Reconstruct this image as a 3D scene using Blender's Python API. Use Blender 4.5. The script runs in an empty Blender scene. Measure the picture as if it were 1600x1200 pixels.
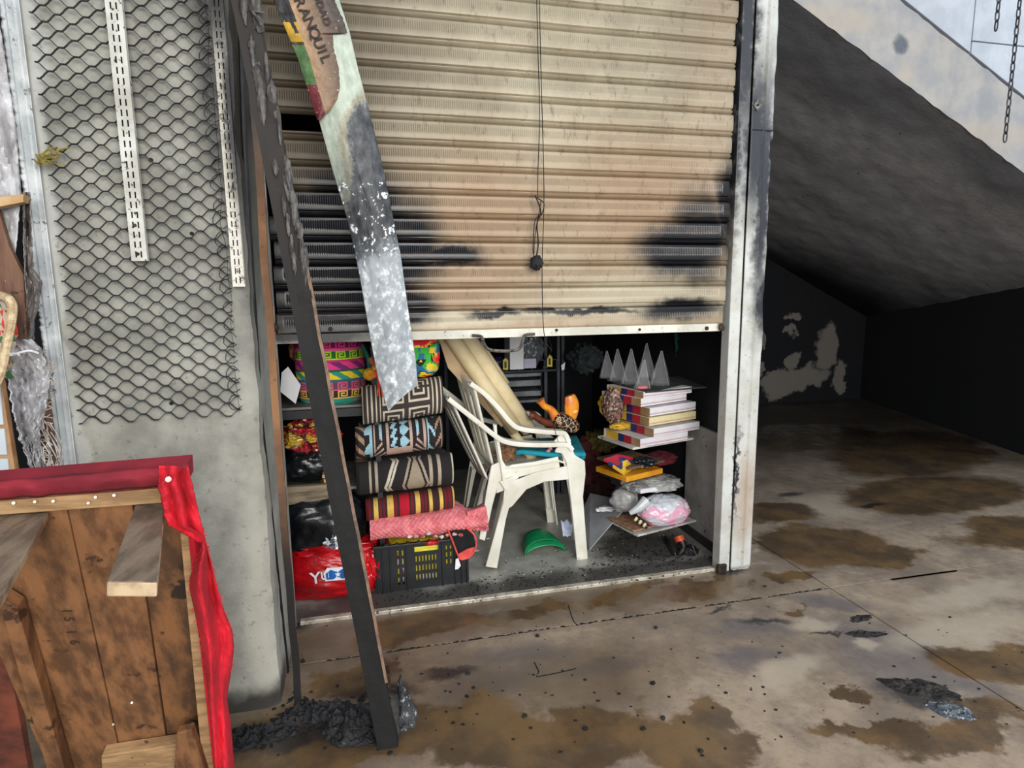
import bpy, bmesh, math, random
import numpy as np
from mathutils import Vector, Matrix, noise
random.seed(7)
SC = bpy.context.scene
COL = SC.collection
# ------------------------------------------------------------------ camera, world, light, exposure
H = 1.4; FPX = 950.0
YAW, PITCH, ROLL = [math.radians(a) for a in (13.44, 8.73, -0.648)]
def cam_axes():
    cy, sy, cp, sp = math.cos(YAW), math.sin(YAW), math.cos(PITCH), math.sin(PITCH)
    f = Vector((sy*cp, cy*cp, -sp)); r = Vector((cy, -sy, 0)); u = r.cross(f)
    c, s = math.cos(ROLL), math.sin(ROLL)
    return c*r + s*u, -s*r + c*u, f
RT, UP, FW = cam_axes()
cam_d = bpy.data.cameras.new('camera'); cam = bpy.data.objects.new('camera', cam_d); COL.objects.link(cam)
cam_d.sensor_fit = 'HORIZONTAL'; cam_d.sensor_width = 36; cam_d.lens = FPX/1600*36; cam_d.clip_start = .02
cam.matrix_world = Matrix(((RT.x, UP.x, -FW.x, 0), (RT.y, UP.y, -FW.y, 0), (RT.z, UP.z, -FW.z, H), (0, 0, 0, 1)))
SC.camera = cam
CAM = Vector((0, 0, H))
w = bpy.data.worlds.new('world'); SC.world = w; w.use_nodes = True
bg = w.node_tree.nodes['Background']; bg.inputs[0].default_value = (.80, .90, 1.0, 1); bg.inputs[1].default_value = .44
def area(name, loc, target, size, power, col):
    l = bpy.data.lights.new(name, 'AREA'); l.shape = 'RECTANGLE'; l.size, l.size_y = size; l.energy = power; l.color = col
    o = bpy.data.objects.new(name, l); COL.objects.link(o); o.location = loc
    o.rotation_euler = (Vector(target)-Vector(loc)).to_track_quat('-Z', 'Y').to_euler()
area('daylight_opening', (.8, -2.8, 2.25), (.8, 2.8, .75), (3.6, 2.0), 235, (1, .97, .92))
area('daylight_side', (5.8, .2, 4.2), (3.2, 3.0, 1.6), (1.6, 2.0), 75, (.75, .86, 1))
vs = SC.view_settings; vs.view_transform = 'Standard'; vs.look = 'None'; vs.gamma = 1; vs.use_curve_mapping = False
vs.exposure = .38

# ------------------------------------------------------------------ measuring helpers: a sight line met with a real plane
def ray(x, y): return RT*(x-800) - UP*(y-600) + FW*FPX
def P(x, y, Y): d = ray(x, y); return CAM + d*(Y/d.y)
def F(x, y, z=0): d = ray(x, y); return CAM + d*((z-H)/d.z)
# ------------------------------------------------------------------ materials
def lin(c):
    c = c/255.0
    return c/12.92 if c <= .04045 else ((c+.055)/1.055)**2.4
def RGB(r, g, b): return (lin(r), lin(g), lin(b), 1)
class Nodes:
    def __init__(s, name):
        s.m = bpy.data.materials.new(name); s.m.use_nodes = True; s.t = s.m.node_tree; s.n = s.t.nodes
        s.b = s.n['Principled BSDF']; s.pos = s.n.new('ShaderNodeNewGeometry').outputs['Position']
    def L(s, a, b): s.t.links.new(a, b)
    def noise(s, scale, detail=6, rough=.6, vec=None, stretch=None, dist=0):
        n = s.n.new('ShaderNodeTexNoise'); n.inputs['Scale'].default_value = scale; n.inputs['Detail'].default_value = detail
        n.inputs['Roughness'].default_value = rough; n.inputs['Distortion'].default_value = dist
        v = vec or s.pos
        if stretch:
            mp = s.n.new('ShaderNodeMapping'); mp.inputs['Scale'].default_value = stretch; s.L(v, mp.inputs[0]); v = mp.outputs[0]
        s.L(v, n.inputs['Vector']); return n.outputs['Fac']
    def ramp(s, src, a, b, lo=0, hi=1):
        r = s.n.new('ShaderNodeMapRange'); r.interpolation_type = 'SMOOTHSTEP'
        for i, x in enumerate((a, b, lo, hi)): r.inputs[i+1].default_value = x
        s.L(src, r.inputs[0]); return r.outputs[0]
    def math(s, op, a, b=None):
        n = s.n.new('ShaderNodeMath'); n.operation = op
        for i, x in enumerate((a, b)):
            if x is None: continue
            if isinstance(x, (int, float)): n.inputs[i].default_value = x
            else: s.L(x, n.inputs[i])
        return n.outputs[0]
    def mix(s, fac, a, b):
        n = s.n.new('ShaderNodeMix'); n.data_type = 'RGBA'
        for sock, x in ((n.inputs[0], fac), (n.inputs[6], a), (n.inputs[7], b)):
            if isinstance(x, (int, float)): sock.default_value = x
            elif isinstance(x, tuple): sock.default_value = x
            else: s.L(x, sock)
        return n.outputs[2]
    def mixf(s, fac, a, b):
        n = s.n.new('ShaderNodeMix')
        for sock, x in ((n.inputs[0], fac), (n.inputs[2], a), (n.inputs[3], b)):
            if isinstance(x, (int, float)): sock.default_value = x
            else: s.L(x, sock)
        return n.outputs[0]
    def ellipses(s, ells, edge=.35, warp=.25, wscale=4):
        """union mask of stains given as (x, y, z, rx, ry, rz, rotation-about-z)"""
        nz = s.n.new('ShaderNodeTexNoise'); nz.inputs['Scale'].default_value = wscale; nz.inputs['Detail'].default_value = 6
        nz.inputs['Roughness'].default_value = .62; s.L(s.pos, nz.inputs['Vector'])
        sub = s.n.new('ShaderNodeVectorMath'); sub.operation = 'SUBTRACT'; s.L(nz.outputs['Color'], sub.inputs[0]); sub.inputs[1].default_value = (.5, .5, .5)
        sc = s.n.new('ShaderNodeVectorMath'); sc.operation = 'SCALE'; s.L(sub.outputs[0], sc.inputs[0]); sc.inputs['Scale'].default_value = warp
        ad = s.n.new('ShaderNodeVectorMath'); ad.operation = 'ADD'; s.L(s.pos, ad.inputs[0]); s.L(sc.outputs[0], ad.inputs[1])
        out = None
        for e in ells:
            mp = s.n.new('ShaderNodeMapping'); mp.vector_type = 'TEXTURE'
            mp.inputs['Location'].default_value = e[:3]; mp.inputs['Scale'].default_value = e[3:6]
            mp.inputs['Rotation'].default_value = (0, 0, e[6] if len(e) > 6 else 0); s.L(ad.outputs[0], mp.inputs[0])
            ln = s.n.new('ShaderNodeVectorMath'); ln.operation = 'LENGTH'; s.L(mp.outputs[0], ln.inputs[0])
            k = s.ramp(ln.outputs['Value'], 1+edge, 1-edge)
            out = k if out is None else s.math('MAXIMUM', out, k)
        return out
    def bump(s, h, strength, dist=.01):
        n = s.n.new('ShaderNodeBump'); n.inputs['Strength'].default_value = strength; n.inputs['Distance'].default_value = dist
        s.L(h, n.inputs['Height']); s.L(n.outputs[0], s.b.inputs['Normal'])
    def set(s, col=None, rough=None, metal=None, **kw):
        for k, x in (('Base Color', col), ('Roughness', rough), ('Metallic', metal)):
            if x is None: continue
            if isinstance(x, (int, float, tuple)): s.b.inputs[k].default_value = x
            else: s.L(x, s.b.inputs[k])
        for k, x in kw.items(): s.b.inputs[k.replace('_', ' ')].default_value = x
        return s.m
MATS = {}
def mat(name, c, c2=None, scale=8, rough=.7, metal=0, bump=.2, bscale=60, specks=None, stretch=None, coat=0, bd=.003, alpha=None, trans=0):
    """noise-varied material: colour c mottled with c2, optional dark specks (colour, threshold, scale)"""
    if name in MATS: return MATS[name]
    N = Nodes(name); c2 = c2 or tuple(v*.75 for v in c)
    f = N.ramp(N.noise(scale, stretch=stretch), .35, .65)
    col = N.mix(f, RGB(*c), RGB(*c2))
    if specks:
        sp = N.ramp(N.noise(specks[2], 4), specks[1], specks[1]+.05); col = N.mix(sp, col, RGB(*specks[0]))
    N.bump(N.noise(bscale, 5, stretch=stretch), bump, bd)
    m = N.set(col, rough, metal)
    if coat: N.b.inputs['Coat Weight'].default_value = coat; N.b.inputs['Coat Roughness'].default_value = .15
    if alpha is not None: N.b.inputs['Alpha'].default_value = alpha
    if trans: N.b.inputs['Transmission Weight'].default_value = trans
    MATS[name] = m; return m
def attrmat(name, rough=.85, bump=.3, bscale=250, metal=0, var=.25, coat=0):
    if name in MATS: return MATS[name]
    N = Nodes(name); a = N.n.new('ShaderNodeAttribute'); a.attribute_name = 'col'
    f = N.ramp(N.noise(30), .3, .75, 0, var)
    N.set(N.mix(f, a.outputs['Color'], (.01, .01, .01, 1)), rough, metal); N.bump(N.noise(bscale, 3), bump, .002)
    if coat: N.b.inputs['Coat Weight'].default_value = coat; N.b.inputs['Coat Roughness'].default_value = .2
    MATS[name] = N.m; return N.m

# ------------------------------------------------------------------ object helpers
def thing(name, label, cat, loc=(0, 0, 0), group=None):
    o = bpy.data.objects.new(name, None); COL.objects.link(o); o.location = loc; o.empty_display_size = .05
    o['label'] = label; o['category'] = cat
    if group: o['group'] = group
    return o
def link(name, me, m=None, parent=None, label=None, smooth=True, bevel=0, kind=None):
    if m is not None:
        me.materials.clear()
        for x in (m if isinstance(m, list) else [m]): me.materials.append(x)
    if smooth:
        for p in me.polygons: p.use_smooth = True
    o = bpy.data.objects.new(name, me); COL.objects.link(o)
    if parent is not None:
        o.parent = parent
        off = Vector((0, 0, 0)); q = parent
        while q is not None: off += q.location; q = q.parent
        o.matrix_parent_inverse = Matrix.Translation(-off)
    if label: o['label'] = label
    if kind: o['kind'] = kind
    if bevel:
        b = o.modifiers.new('bevel', 'BEVEL'); b.width = bevel; b.segments = 2; b.limit_method = 'ANGLE'; b.harden_normals = False
    if smooth:
        try: me.set_sharp_from_angle(angle=math.radians(35))
        except Exception: pass
    return o
def single(name, me, m, label, cat, group=None, **kw):
    """a thing that is one mesh: its origin goes to its base"""
    n = len(me.vertices); a = np.empty(n*3); me.vertices.foreach_get('co', a); a = a.reshape(-1, 3)
    c = Vector(((a[:, 0].min()+a[:, 0].max())/2, (a[:, 1].min()+a[:, 1].max())/2, a[:, 2].min()))
    me.transform(Matrix.Translation(-c)); o = link(name, me, m, **kw); o.location = c
    o['label'] = label; o['category'] = cat
    if group: o['group'] = group
    return o
def struct(name, me, m, parent=None, **kw):
    kw.setdefault('smooth', False)
    o = link(name, me, m, parent, **kw)
    if parent is None: o['kind'] = 'structure'
    return o
def mesh(verts, faces, cols=None, fm=None):
    me = bpy.data.meshes.new('m'); me.from_pydata([tuple(v) for v in verts], [], faces)
    if cols is not None:
        at = me.color_attributes.new('col', 'FLOAT_COLOR', 'CORNER')
        buf = []
        for p, c in zip(me.polygons, cols): buf += list(c)*p.loop_total
        at.data.foreach_set('color', buf)
    if fm is not None: me.polygons.foreach_set('material_index', fm)
    me.update(); return me
def hexa(pts):
    """8 corners: bottom ring 0-3, top ring 4-7"""
    return mesh(pts, [(3, 2, 1, 0), (4, 5, 6, 7), (0, 1, 5, 4), (1, 2, 6, 5), (2, 3, 7, 6), (3, 0, 4, 7)])
def box(x0, x1, y0, y1, z0, z1, rot=0, tilt=0, piv=None):
    me = hexa([(x0, y0, z0), (x1, y0, z0), (x1, y1, z0), (x0, y1, z0), (x0, y0, z1), (x1, y0, z1), (x1, y1, z1), (x0, y1, z1)])
    if rot or tilt:
        c = Vector(piv or ((x0+x1)/2, (y0+y1)/2, z0))
        me.transform(Matrix.Translation(c) @ Matrix.Rotation(rot, 4, 'Z') @ Matrix.Rotation(tilt, 4, 'Y') @ Matrix.Translation(-c))
    return me
def join(ms):
    V, Fc = [], []
    for me in ms:
        b = len(V); V += [tuple(v.co) for v in me.vertices]; Fc += [tuple(i+b for i in p.vertices) for p in me.polygons]
    return mesh(V, Fc)
def slab(pts, nrm, t):
    """prism: polygon pts extruded by vector nrm*t"""
    n = len(pts); nv = Vector(nrm)*t
    V = [Vector(p) for p in pts] + [Vector(p)+nv for p in pts]
    return mesh(V, [tuple(range(n-1, -1, -1)), tuple(range(n, 2*n))] + [(i, (i+1) % n, n+(i+1) % n, n+i) for i in range(n)])
def tube(pts, r, n=8, flat=1.0, cap=True):
    pts = [Vector(p) for p in pts]; rs = r if isinstance(r, (list, tuple)) else [r]*len(pts)
    V, Fc = [], []; ref = Vector((0, 0, 1))
    t0 = (pts[1]-pts[0]).normalized()
    if abs(t0.dot(ref)) > .9: ref = Vector((0, 1, 0))
    nx = t0.cross(ref).normalized()
    for i, p in enumerate(pts):
        t = (pts[min(i+1, len(pts)-1)] - pts[max(i-1, 0)]).normalized()
        nx = (nx - t*nx.dot(t)).normalized(); ny = t.cross(nx)
        for k in range(n):
            a = 2*math.pi*(k+.5)/n; V.append(p + nx*math.cos(a)*rs[i] + ny*math.sin(a)*rs[i]*flat)
    for i in range(len(pts)-1):
        for k in range(n): Fc.append((i*n+k, i*n+(k+1) % n, (i+1)*n+(k+1) % n, (i+1)*n+k))
    if cap: Fc += [tuple(range(n-1, -1, -1)), tuple((len(pts)-1)*n+k for k in range(n))]
    return mesh(V, Fc)
def spline(pts, k=6):
    pts = [Vector(p) for p in pts]; out = []
    for i in range(len(pts)-1):
        a, b, c, d = pts[max(i-1, 0)], pts[i], pts[i+1], pts[min(i+2, len(pts)-1)]
        for j in range(k):
            t = j/k; out.append(.5*((2*b) + (c-a)*t + (2*a-5*b+4*c-d)*t*t + (3*b-3*c+d-a)*t**3))
    out.append(pts[-1]); return out
def grid(fn, nu, nv, colfn=None, close=False):
    V = [fn(i/nu, j/nv) for j in range(nv+1) for i in range(nu+1)]
    Fc = [(j*(nu+1)+i, j*(nu+1)+i+1, (j+1)*(nu+1)+i+1, (j+1)*(nu+1)+i) for j in range(nv) for i in range(nu)]
    cols = [colfn((i+.5)/nu, (j+.5)/nv) for j in range(nv) for i in range(nu)] if colfn else None
    return mesh(V, Fc, cols)
def fbm(v, o=4): return noise.fractal(v, 1.0, 2.0, o)
def blob(c, r, amp=.1, freq=3, seed=0, sub=4, ridge=0, sq=1, colfn=None, flatbottom=None, rf=8):
    bm = bmesh.new(); bmesh.ops.create_icosphere(bm, subdivisions=sub, radius=1)
    c = Vector(c); s = Vector((seed*3.1, seed*1.7, seed*.9))
    for v in bm.verts:
        n = v.co.normalized()
        if sq != 1: n = Vector([math.copysign(abs(x)**sq, x) for x in n])
        d = 1 + amp*fbm(n*freq+s)
        if ridge: d += ridge*(.4-abs(noise.noise(n*rf+s+Vector((fbm(n*2+s), 0, 0)))))
        q = c + Vector((n.x*r[0], n.y*r[1], n.z*r[2]))*d
        if flatbottom is not None: q.z = max(q.z, flatbottom)
        v.co = q
    me = bpy.data.meshes.new('m'); bm.to_mesh(me); bm.free()
    if colfn:
        at = me.color_attributes.new('col', 'FLOAT_COLOR', 'CORNER'); buf = []
        for p in me.polygons: buf += list(colfn(p.center))*p.loop_total
        at.data.foreach_set('color', buf)
    return me
def solid(o, t, off=0):
    m = o.modifiers.new('thickness', 'SOLIDIFY'); m.thickness = t; m.offset = off; return o

# ------------------------------------------------------------------ shared materials
M_black = mat('black_plastic', (22, 23, 26), (10, 11, 13), 10, .45, bump=.15)
M_soot = mat('charred_black', (24, 24, 26), (8, 9, 11), 14, .8, bump=.6, bscale=40)
M_paintwhite = mat('white_paint_sooty', (205, 205, 198), (170, 168, 158), 9, .55, specks=((60, 55, 50), .62, 70), bump=.2)
M_white_pl = mat('white_plastic', (236, 234, 222), (214, 210, 194), 5, .42, bump=.05, specks=((120, 110, 90), .68, 60))

def concrete_floor():
    N = Nodes('wet_stained_shaded_concrete')
    base = N.mix(N.ramp(N.noise(2.2, 8, .62), .38, .64), RGB(166, 147, 126), RGB(132, 116, 101))
    base = N.mix(N.ramp(N.noise(9, 8, .7), .42, .7, 0, .6), base, RGB(112, 100, 90))
    base = N.mix(N.ramp(N.noise(5, 5, .6, stretch=(1, 1.6, 1)), .55, .7, 0, .5), base, RGB(176, 160, 140))
    base = N.mix(N.ramp(N.noise(20, 8, .75), .5, .72, 0, .55), base, RGB(104, 92, 82))
    base = N.mix(N.ramp(N.noise(60, 4, .7), .58, .72, 0, .5), base, RGB(66, 59, 54))
    def e(px, py, rx, ry, rot=0, z=0):
        p = F(px, py); return (p.x, p.y, 0, rx, ry, 1, rot)
    # purplish and blue-grey burn haze
    haze = N.ellipses([e(1390, 1000, .30, .10, -.9), e(1180, 985, .17, .05, -.2), e(1165, 1025, .14, .05), e(1470, 1060, .22, .08, -.8),
                       e(800, 1025, .2, .07), e(940, 1040, .16, .05), e(1300, 940, .16, .06, -.5), e(760, 1070, .2, .07, .2), e(1400, 1030, .2, .2)], .7, .25, 5)
    col = N.mix(N.math('MULTIPLY', haze, .72), base, RGB(92, 88, 92))
    pale = N.ellipses([e(1357, 1008, .05, .04), e(1270, 975, .09, .04), e(1500, 985, .35, .09, .1), e(1230, 1050, .18, .07, .3), e(1300, 790, .3, .2, 0), e(1520, 930, .35, .08, .1), e(1180, 860, .05, .02)], .55, .2, 7)
    col = N.mix(N.math('MULTIPLY', pale, .65), col, RGB(186, 172, 152))
    damp = N.ellipses([e(560, 1000, .55, .22), e(800, 955, .9, .16), e(1050, 930, .6, .12), e(640, 1100, .5, .3), e(900, 1060, .4, .2), e(450, 1150, .5, .3)], .6, .3, 4)
    col = N.mix(N.math('MULTIPLY', damp, .62), col, RGB(94, 78, 60))
    # water-brown wet stains
    wet = N.ellipses([e(620, 1130, .36, .12), e(760, 1150, .22, .14, .1), e(900, 1160, .30, .13, .1), e(1050, 1140, .17, .14), e(1110, 1110, .08, .10), e(520, 1180, .3, .1), e(1330, 1080, .05, .05), e(1390, 1150, .18, .06, -.2),
                      e(1250, 952, .07, .045), e(1560, 1040, .24, .13, -.2), e(1500, 1150, .26, .09), e(650, 985, .25, .11), e(780, 965, .22, .06), e(870, 945, .18, .045, 0), e(980, 925, .2, .06), e(1110, 925, .2, .08), e(1240, 900, .14, .05),
                      e(1290, 850, .38, .25, -.15), e(1400, 868, .25, .14), e(1200, 800, .3, .2), e(1460, 770, .75, .35, .1), e(1420, 705, 1.0, .5, .4), e(1590, 830, .5, .2), e(1250, 680, .8, .5), e(540, 1060, .14, .12),
                      e(400, 1180, .3, .2)], .16, .55, 2.6)
    wcol = N.mix(N.ramp(N.noise(3.5, 6), .4, .6), RGB(112, 86, 54), RGB(76, 60, 43))
    col = N.mix(N.math('MULTIPLY', wet, .88), col, wcol)
    soot = N.ellipses([e(560, 1130, .16, .10), e(450, 1150, .22, .07), e(1190, 970, .11, .022, -.25), e(1290, 990, .07, .012), e(1120, 952, .07, .012, .2), e(1165, 850, .04, .03), e(1365, 790, .12, .03), e(1235, 773, .1, .04), e(470, 975, .06, .05), e(1430, 1090, .12, .06, -.7),
                       e(600, 1080, .12, .05), e(1145, 893, .07, .03), e(700, 1050, .1, .03)], .5, .16, 9)
    col = N.mix(N.math('MULTIPLY', soot, .85), col, RGB(34, 33, 36))
    deep = N.math('MULTIPLY', N.ramp(N.sep(), 2.2, 5.4), N.ramp(N.noise(1.7, 6), .2, .5, .78, 1))            # shade under the stairs painted as darkening towards the back of the bay
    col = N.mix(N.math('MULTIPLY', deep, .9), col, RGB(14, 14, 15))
    wet = N.math('MAXIMUM', wet, N.math('MULTIPLY', damp, .6)); rough = N.mixf(wet, N.ramp(N.noise(12), .3, .7, .5, .75), N.ramp(N.noise(8), .35, .65, .10, .34))
    N.bump(N.noise(40, 7, .7), .25, .004)
    return N.set(col, rough)
def _sep(s, axis='Y'):
    n = s.n.new('ShaderNodeSeparateXYZ'); s.L(s.pos, n.inputs[0]); return n.outputs[axis]
Nodes.sep = _sep
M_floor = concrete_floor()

def soot_mat(name, c, c2, ells, soot=(16, 17, 21), rough=.6, metal=0, edge=.5, warp=.12, wscale=5, fine=None, extra=None, bump=.25, bscale=90, amount=1.0, srough=.45, stretch=None):
    N = Nodes(name)
    col = N.mix(N.ramp(N.noise(6, 6, stretch=stretch), .35, .65), RGB(*c), RGB(*c2))
    for (ec, es, am, ed) in (extra or []):
        k = N.ellipses(es, ed, warp, wscale); col = N.mix(N.math('MULTIPLY', k, am), col, RGB(*ec))
    if fine: col = N.mix(N.ramp(N.noise(fine[1], 6, .75), fine[2], fine[2]+.06, 0, fine[3]), col, RGB(*fine[0]))
    r = rough
    if ells:
        k = N.math('MULTIPLY', N.ellipses(ells, edge, warp, wscale), amount); col = N.mix(k, col, RGB(*soot)); r = N.mixf(k, rough, srough)
    N.bump(N.noise(bscale, 6, .7), bump, .004)
    return N.set(col, r, metal)

# ================================================================== SETTING
# floor slabs cut along the two joints
fl = struct('floor', box(-3.2, 9.5, -2.5, 7.0, -.16, -.008), mat('joint_dirt', (30, 27, 25), (18, 16, 15), 20, .9))
JX, JY, g = 2.068, 2.262, .0035
for (x0, x1, y0, y1) in ((-3.2, JX, -2.5, JY), (JX, 9.5, -2.5, JY), (-3.2, JX, JY, 2.575), (JX, 9.5, JY, 7.0)):
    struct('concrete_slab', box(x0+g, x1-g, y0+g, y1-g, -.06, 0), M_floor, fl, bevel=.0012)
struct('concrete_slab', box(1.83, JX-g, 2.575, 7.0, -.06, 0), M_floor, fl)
# crack strips running off joint: chips along the worn joint
cr = []
for k in range(260):
    x = random.uniform(-.2, 2.05); s = random.uniform(.003, .008)
    cr.append(blob((x, JY+random.uniform(-.004, .004), .0), (s*1.6, s*.6, .0015), .4, 3, k, 1))
link('joint_grit', join(cr), M_soot, fl, kind='stuff')
# hairline cracks in slab
for pts in ([(888, 946), (893, 962), (897, 972), (903, 978)], [(835, 1035), (842, 1050), (838, 1058), (870, 1052), (900, 1045)]):
    link('crack', tube([F(x, y)+Vector((0, 0, .0005)) for x, y in pts], .003, 4, .4), mat('joint_dirt', (30, 27, 25)), fl)

# shop shell
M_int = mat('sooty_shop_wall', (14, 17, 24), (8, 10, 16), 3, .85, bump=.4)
M_ifl = soot_mat('grey_dusty_shop_floor', (172, 170, 162), (142, 140, 133), [(.9, 2.60, 0, 1.6, .13, 1), (1.42, 2.9, 0, .28, .22, 1), (.0, 2.65, 0, .3, .15, 1)], soot=(48, 46, 44), rough=.3, edge=.4, warp=.2, wscale=9, fine=((225, 225, 220), 130, .68, .7), amount=.88)
struct('floor_shop', box(-.9, 1.77, 2.585, 4.6, -.08, .012), M_ifl)
struct('trim_1', box(-.33, 1.66, 2.553, 2.584, -.02, .016), mat('worn_threshold_metal', (205, 198, 182), (150, 142, 126), 14, .4, .2, specks=((50, 42, 36), .6, 60)), bevel=.003)
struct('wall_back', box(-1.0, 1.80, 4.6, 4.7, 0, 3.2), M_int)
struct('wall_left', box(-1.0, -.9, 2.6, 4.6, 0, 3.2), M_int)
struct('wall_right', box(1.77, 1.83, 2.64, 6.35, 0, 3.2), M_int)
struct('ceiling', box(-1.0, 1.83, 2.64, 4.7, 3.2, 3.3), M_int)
# white side panel low in the right of the shop
struct('trim_2', box(1.745, 1.768, 2.68, 3.05, .06, .655), mat('white_partition_board', (176, 172, 166), (140, 136, 132), 4, .6, specks=((60, 40, 35), .66, 30)), bevel=.002)
struct('baseboard_right', box(1.735, 1.768, 2.66, 3.4, .012, .06), mat('dark_skirting', (60, 58, 56), (34, 33, 33), 6, .6))

# concrete pier on the left
def concrete(name, c, c2, ells=None, extra=None):
    return soot_mat(name, c, c2, ells, soot=(58, 56, 52), rough=.85, edge=.6, warp=.2, wscale=4, fine=((90, 88, 80), 30, .58, .45), extra=extra, bump=.5, bscale=45)
M_pier = concrete('grey_cement_pier', (166, 165, 156), (134, 133, 125), [(-.35, 2.03, 2.2, .10, .5, .8), (-.6, 2.0, .0, .6, .3, .07)], [((196, 194, 180), [(-.37, 2.03, .35, .05, .3, .45)], .6, .6), ((186, 188, 184), [(-.86, 2.03, 1.2, .03, .3, 1.5)], .8, .5)])
def pier_grid():
    ms = []
    def front(u, v):
        x = -.885+u*.54; z = v*3.0
        y = 2.03+.006*fbm(Vector((x*3, 0, z*3))) + .003*fbm(Vector((x*14, 3, z*14)))
        if u > .86: y += .02*((u-.86)/.14)**3
        return (x-(.008*fbm(Vector((1, 2, z*5))) if u > .95 else 0), y, z)
    ms.append(grid(front, 30, 140))
    def side(u, v):
        z = v*3.0; return (-.345-.008*fbm(Vector((1, 2, z*5)))*(1-u), 2.05+u*.52+(.006*fbm(Vector((.3, 0, z*3))))*(1-u), z)
    ms.append(grid(side, 6, 140))
    ms.append(grid(lambda u, v: (-.885, 2.57-u*.54, v*3.0), 2, 2))
    return join(ms)
struct('wall_front', pier_grid(), M_pier, smooth=True)

# stair flight over the right bay: soffit, stringer, parapet
ax, az = 2.253, 2.884; sl = -.488
def sz(x): return az + sl*(x-ax)
M_soffit = soot_mat('smoked_concrete_soffit', (166, 166, 168), (148, 148, 152), [(6.6, 4.8, 0, 2.2, 4.5, 1.45, 0), (5.0, 7.0, 1.2, 3.2, 1.7, .9, 0), (2.2, 7.2, 2.6, 1.4, 2.0, 1.2, 0)], soot=(13, 14, 17), rough=.9, edge=.42, warp=.5, wscale=1.6, fine=((36, 38, 44), 13, .63, .75), bump=.8, bscale=22, stretch=(1, 1.5, 1),
                    extra=[((66, 72, 82), [(2.7, 3.2, 2.6, 1.0, .35, .7), (3.9, 3.1, 2.1, .8, .22, .5)], .6, .7)])
def soff(u, v):
    x = 1.6+u*7.0; y = 3.0+v*3.4
    return (x, y, sz(x) + .012*fbm(Vector((x*1.3, y*2.4, 0))) + .006*fbm(Vector((x*9, y*9, 4))))
struct('ceiling_stair_soffit', grid(soff, 160, 60), M_soffit, smooth=True)
struct('trim_stair_soffit_line', join([tube([P(1281, 181, 3.9), P(1350, 160, 3.8), P(1430, 140, 3.55)], .008, 5, .6), tube([P(1221, 63, 4.2), P(1281, 38, 4.0)], .006, 5, .6)]), mat('formwork_ridge', (140, 135, 130), (105, 102, 100), 12, .9))
bpy.data.objects['trim_stair_soffit_line'].name = 'trim_3'
M_str = soot_mat('pale_concrete_stringer', (172, 167, 160), (150, 150, 152), [(2.95, 3, 2.72, .05, 1, .045), (2.6, 3.0, 2.63, .03, 1, .02), (3.3, 3, 2.33, .03, 1, .02)], soot=(60, 66, 70), rough=.8, edge=.4, warp=.07, wscale=14, bump=.4, bscale=40,
                 extra=[((178, 166, 150), [(3.0, 3, sz(3.0)+.05, .06, 1, .06), (2.5, 3, sz(2.5)+.05, .3, 1, .06), (3.6, 3, sz(3.6)+.05, .5, 1, .07)], .6, .6)])
def strg(u, v):
    x = 1.5+u*6.5; z = sz(x)+v*.385
    return (x, 3.0+.003*fbm(Vector((x*8, 0, z*8))), z + (.008*fbm(Vector((x*11, 0, 1))) if v in (0, 1) else 0))
struct('trim_4', grid(strg, 160, 8), M_str, smooth=True)
def par(x0, x1, z1, y=3.045):
    """one cast panel of the stair parapet above the stringer"""
    zz = lambda x: sz(x)+.45
    if zz(x0) > z1: return None
    return slab([(x0, y, zz(x0)), (x1, y, zz(x1)), (x1, y, z1), (x0, y, z1)], (0, 1, 0), .1)
M_par = soot_mat('whitewashed_parapet_panel', (194, 198, 205), (176, 182, 190), None, rough=.7, bump=.2, fine=((120, 100, 90), 14, .7, .5))
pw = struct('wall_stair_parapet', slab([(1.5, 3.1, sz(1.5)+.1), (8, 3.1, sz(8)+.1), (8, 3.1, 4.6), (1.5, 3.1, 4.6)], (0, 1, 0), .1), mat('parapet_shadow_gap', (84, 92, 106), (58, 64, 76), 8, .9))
bpy.data.objects['wall_stair_parapet'].name = 'wall_parapet'
q = P(1519, 60, 3.045); zs = P(1530, 66, 3.045).z
for i, (x0, x1) in enumerate(((1.5, q.x-.004), (q.x+.004, 4.9), (4.91, 6.4))):
    zz = sz(x0)+.45
    lo = slab([(x0, 3.045, sz(x0)+.45), (x1, 3.045, sz(x1)+.45)] + ([(x1, 3.045, zs), (x0+(0 if zz < zs else (zz-zs)/-sl), 3.045, zs)] if zz >= zs else [(x1, 3.045, zs), (x0, 3.045, zs)]), (0, 1, 0), .055) if zz < zs else None
    if lo is not None:
        struct('parapet_panel', lo, M_par, pw, bevel=.003)
        struct('parapet_panel', box(x0, x1, 3.045, 3.1, zs+.006, 4.5), M_par, pw, bevel=.003)
    else:
        struct('parapet_panel', slab([(x0, 3.045, zz), (x1, 3.045, sz(x1)+.45), (x1, 3.045, 4.5), (x0, 3.045, 4.5)], (0, 1, 0), .055), M_par, pw, bevel=.003)
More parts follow.
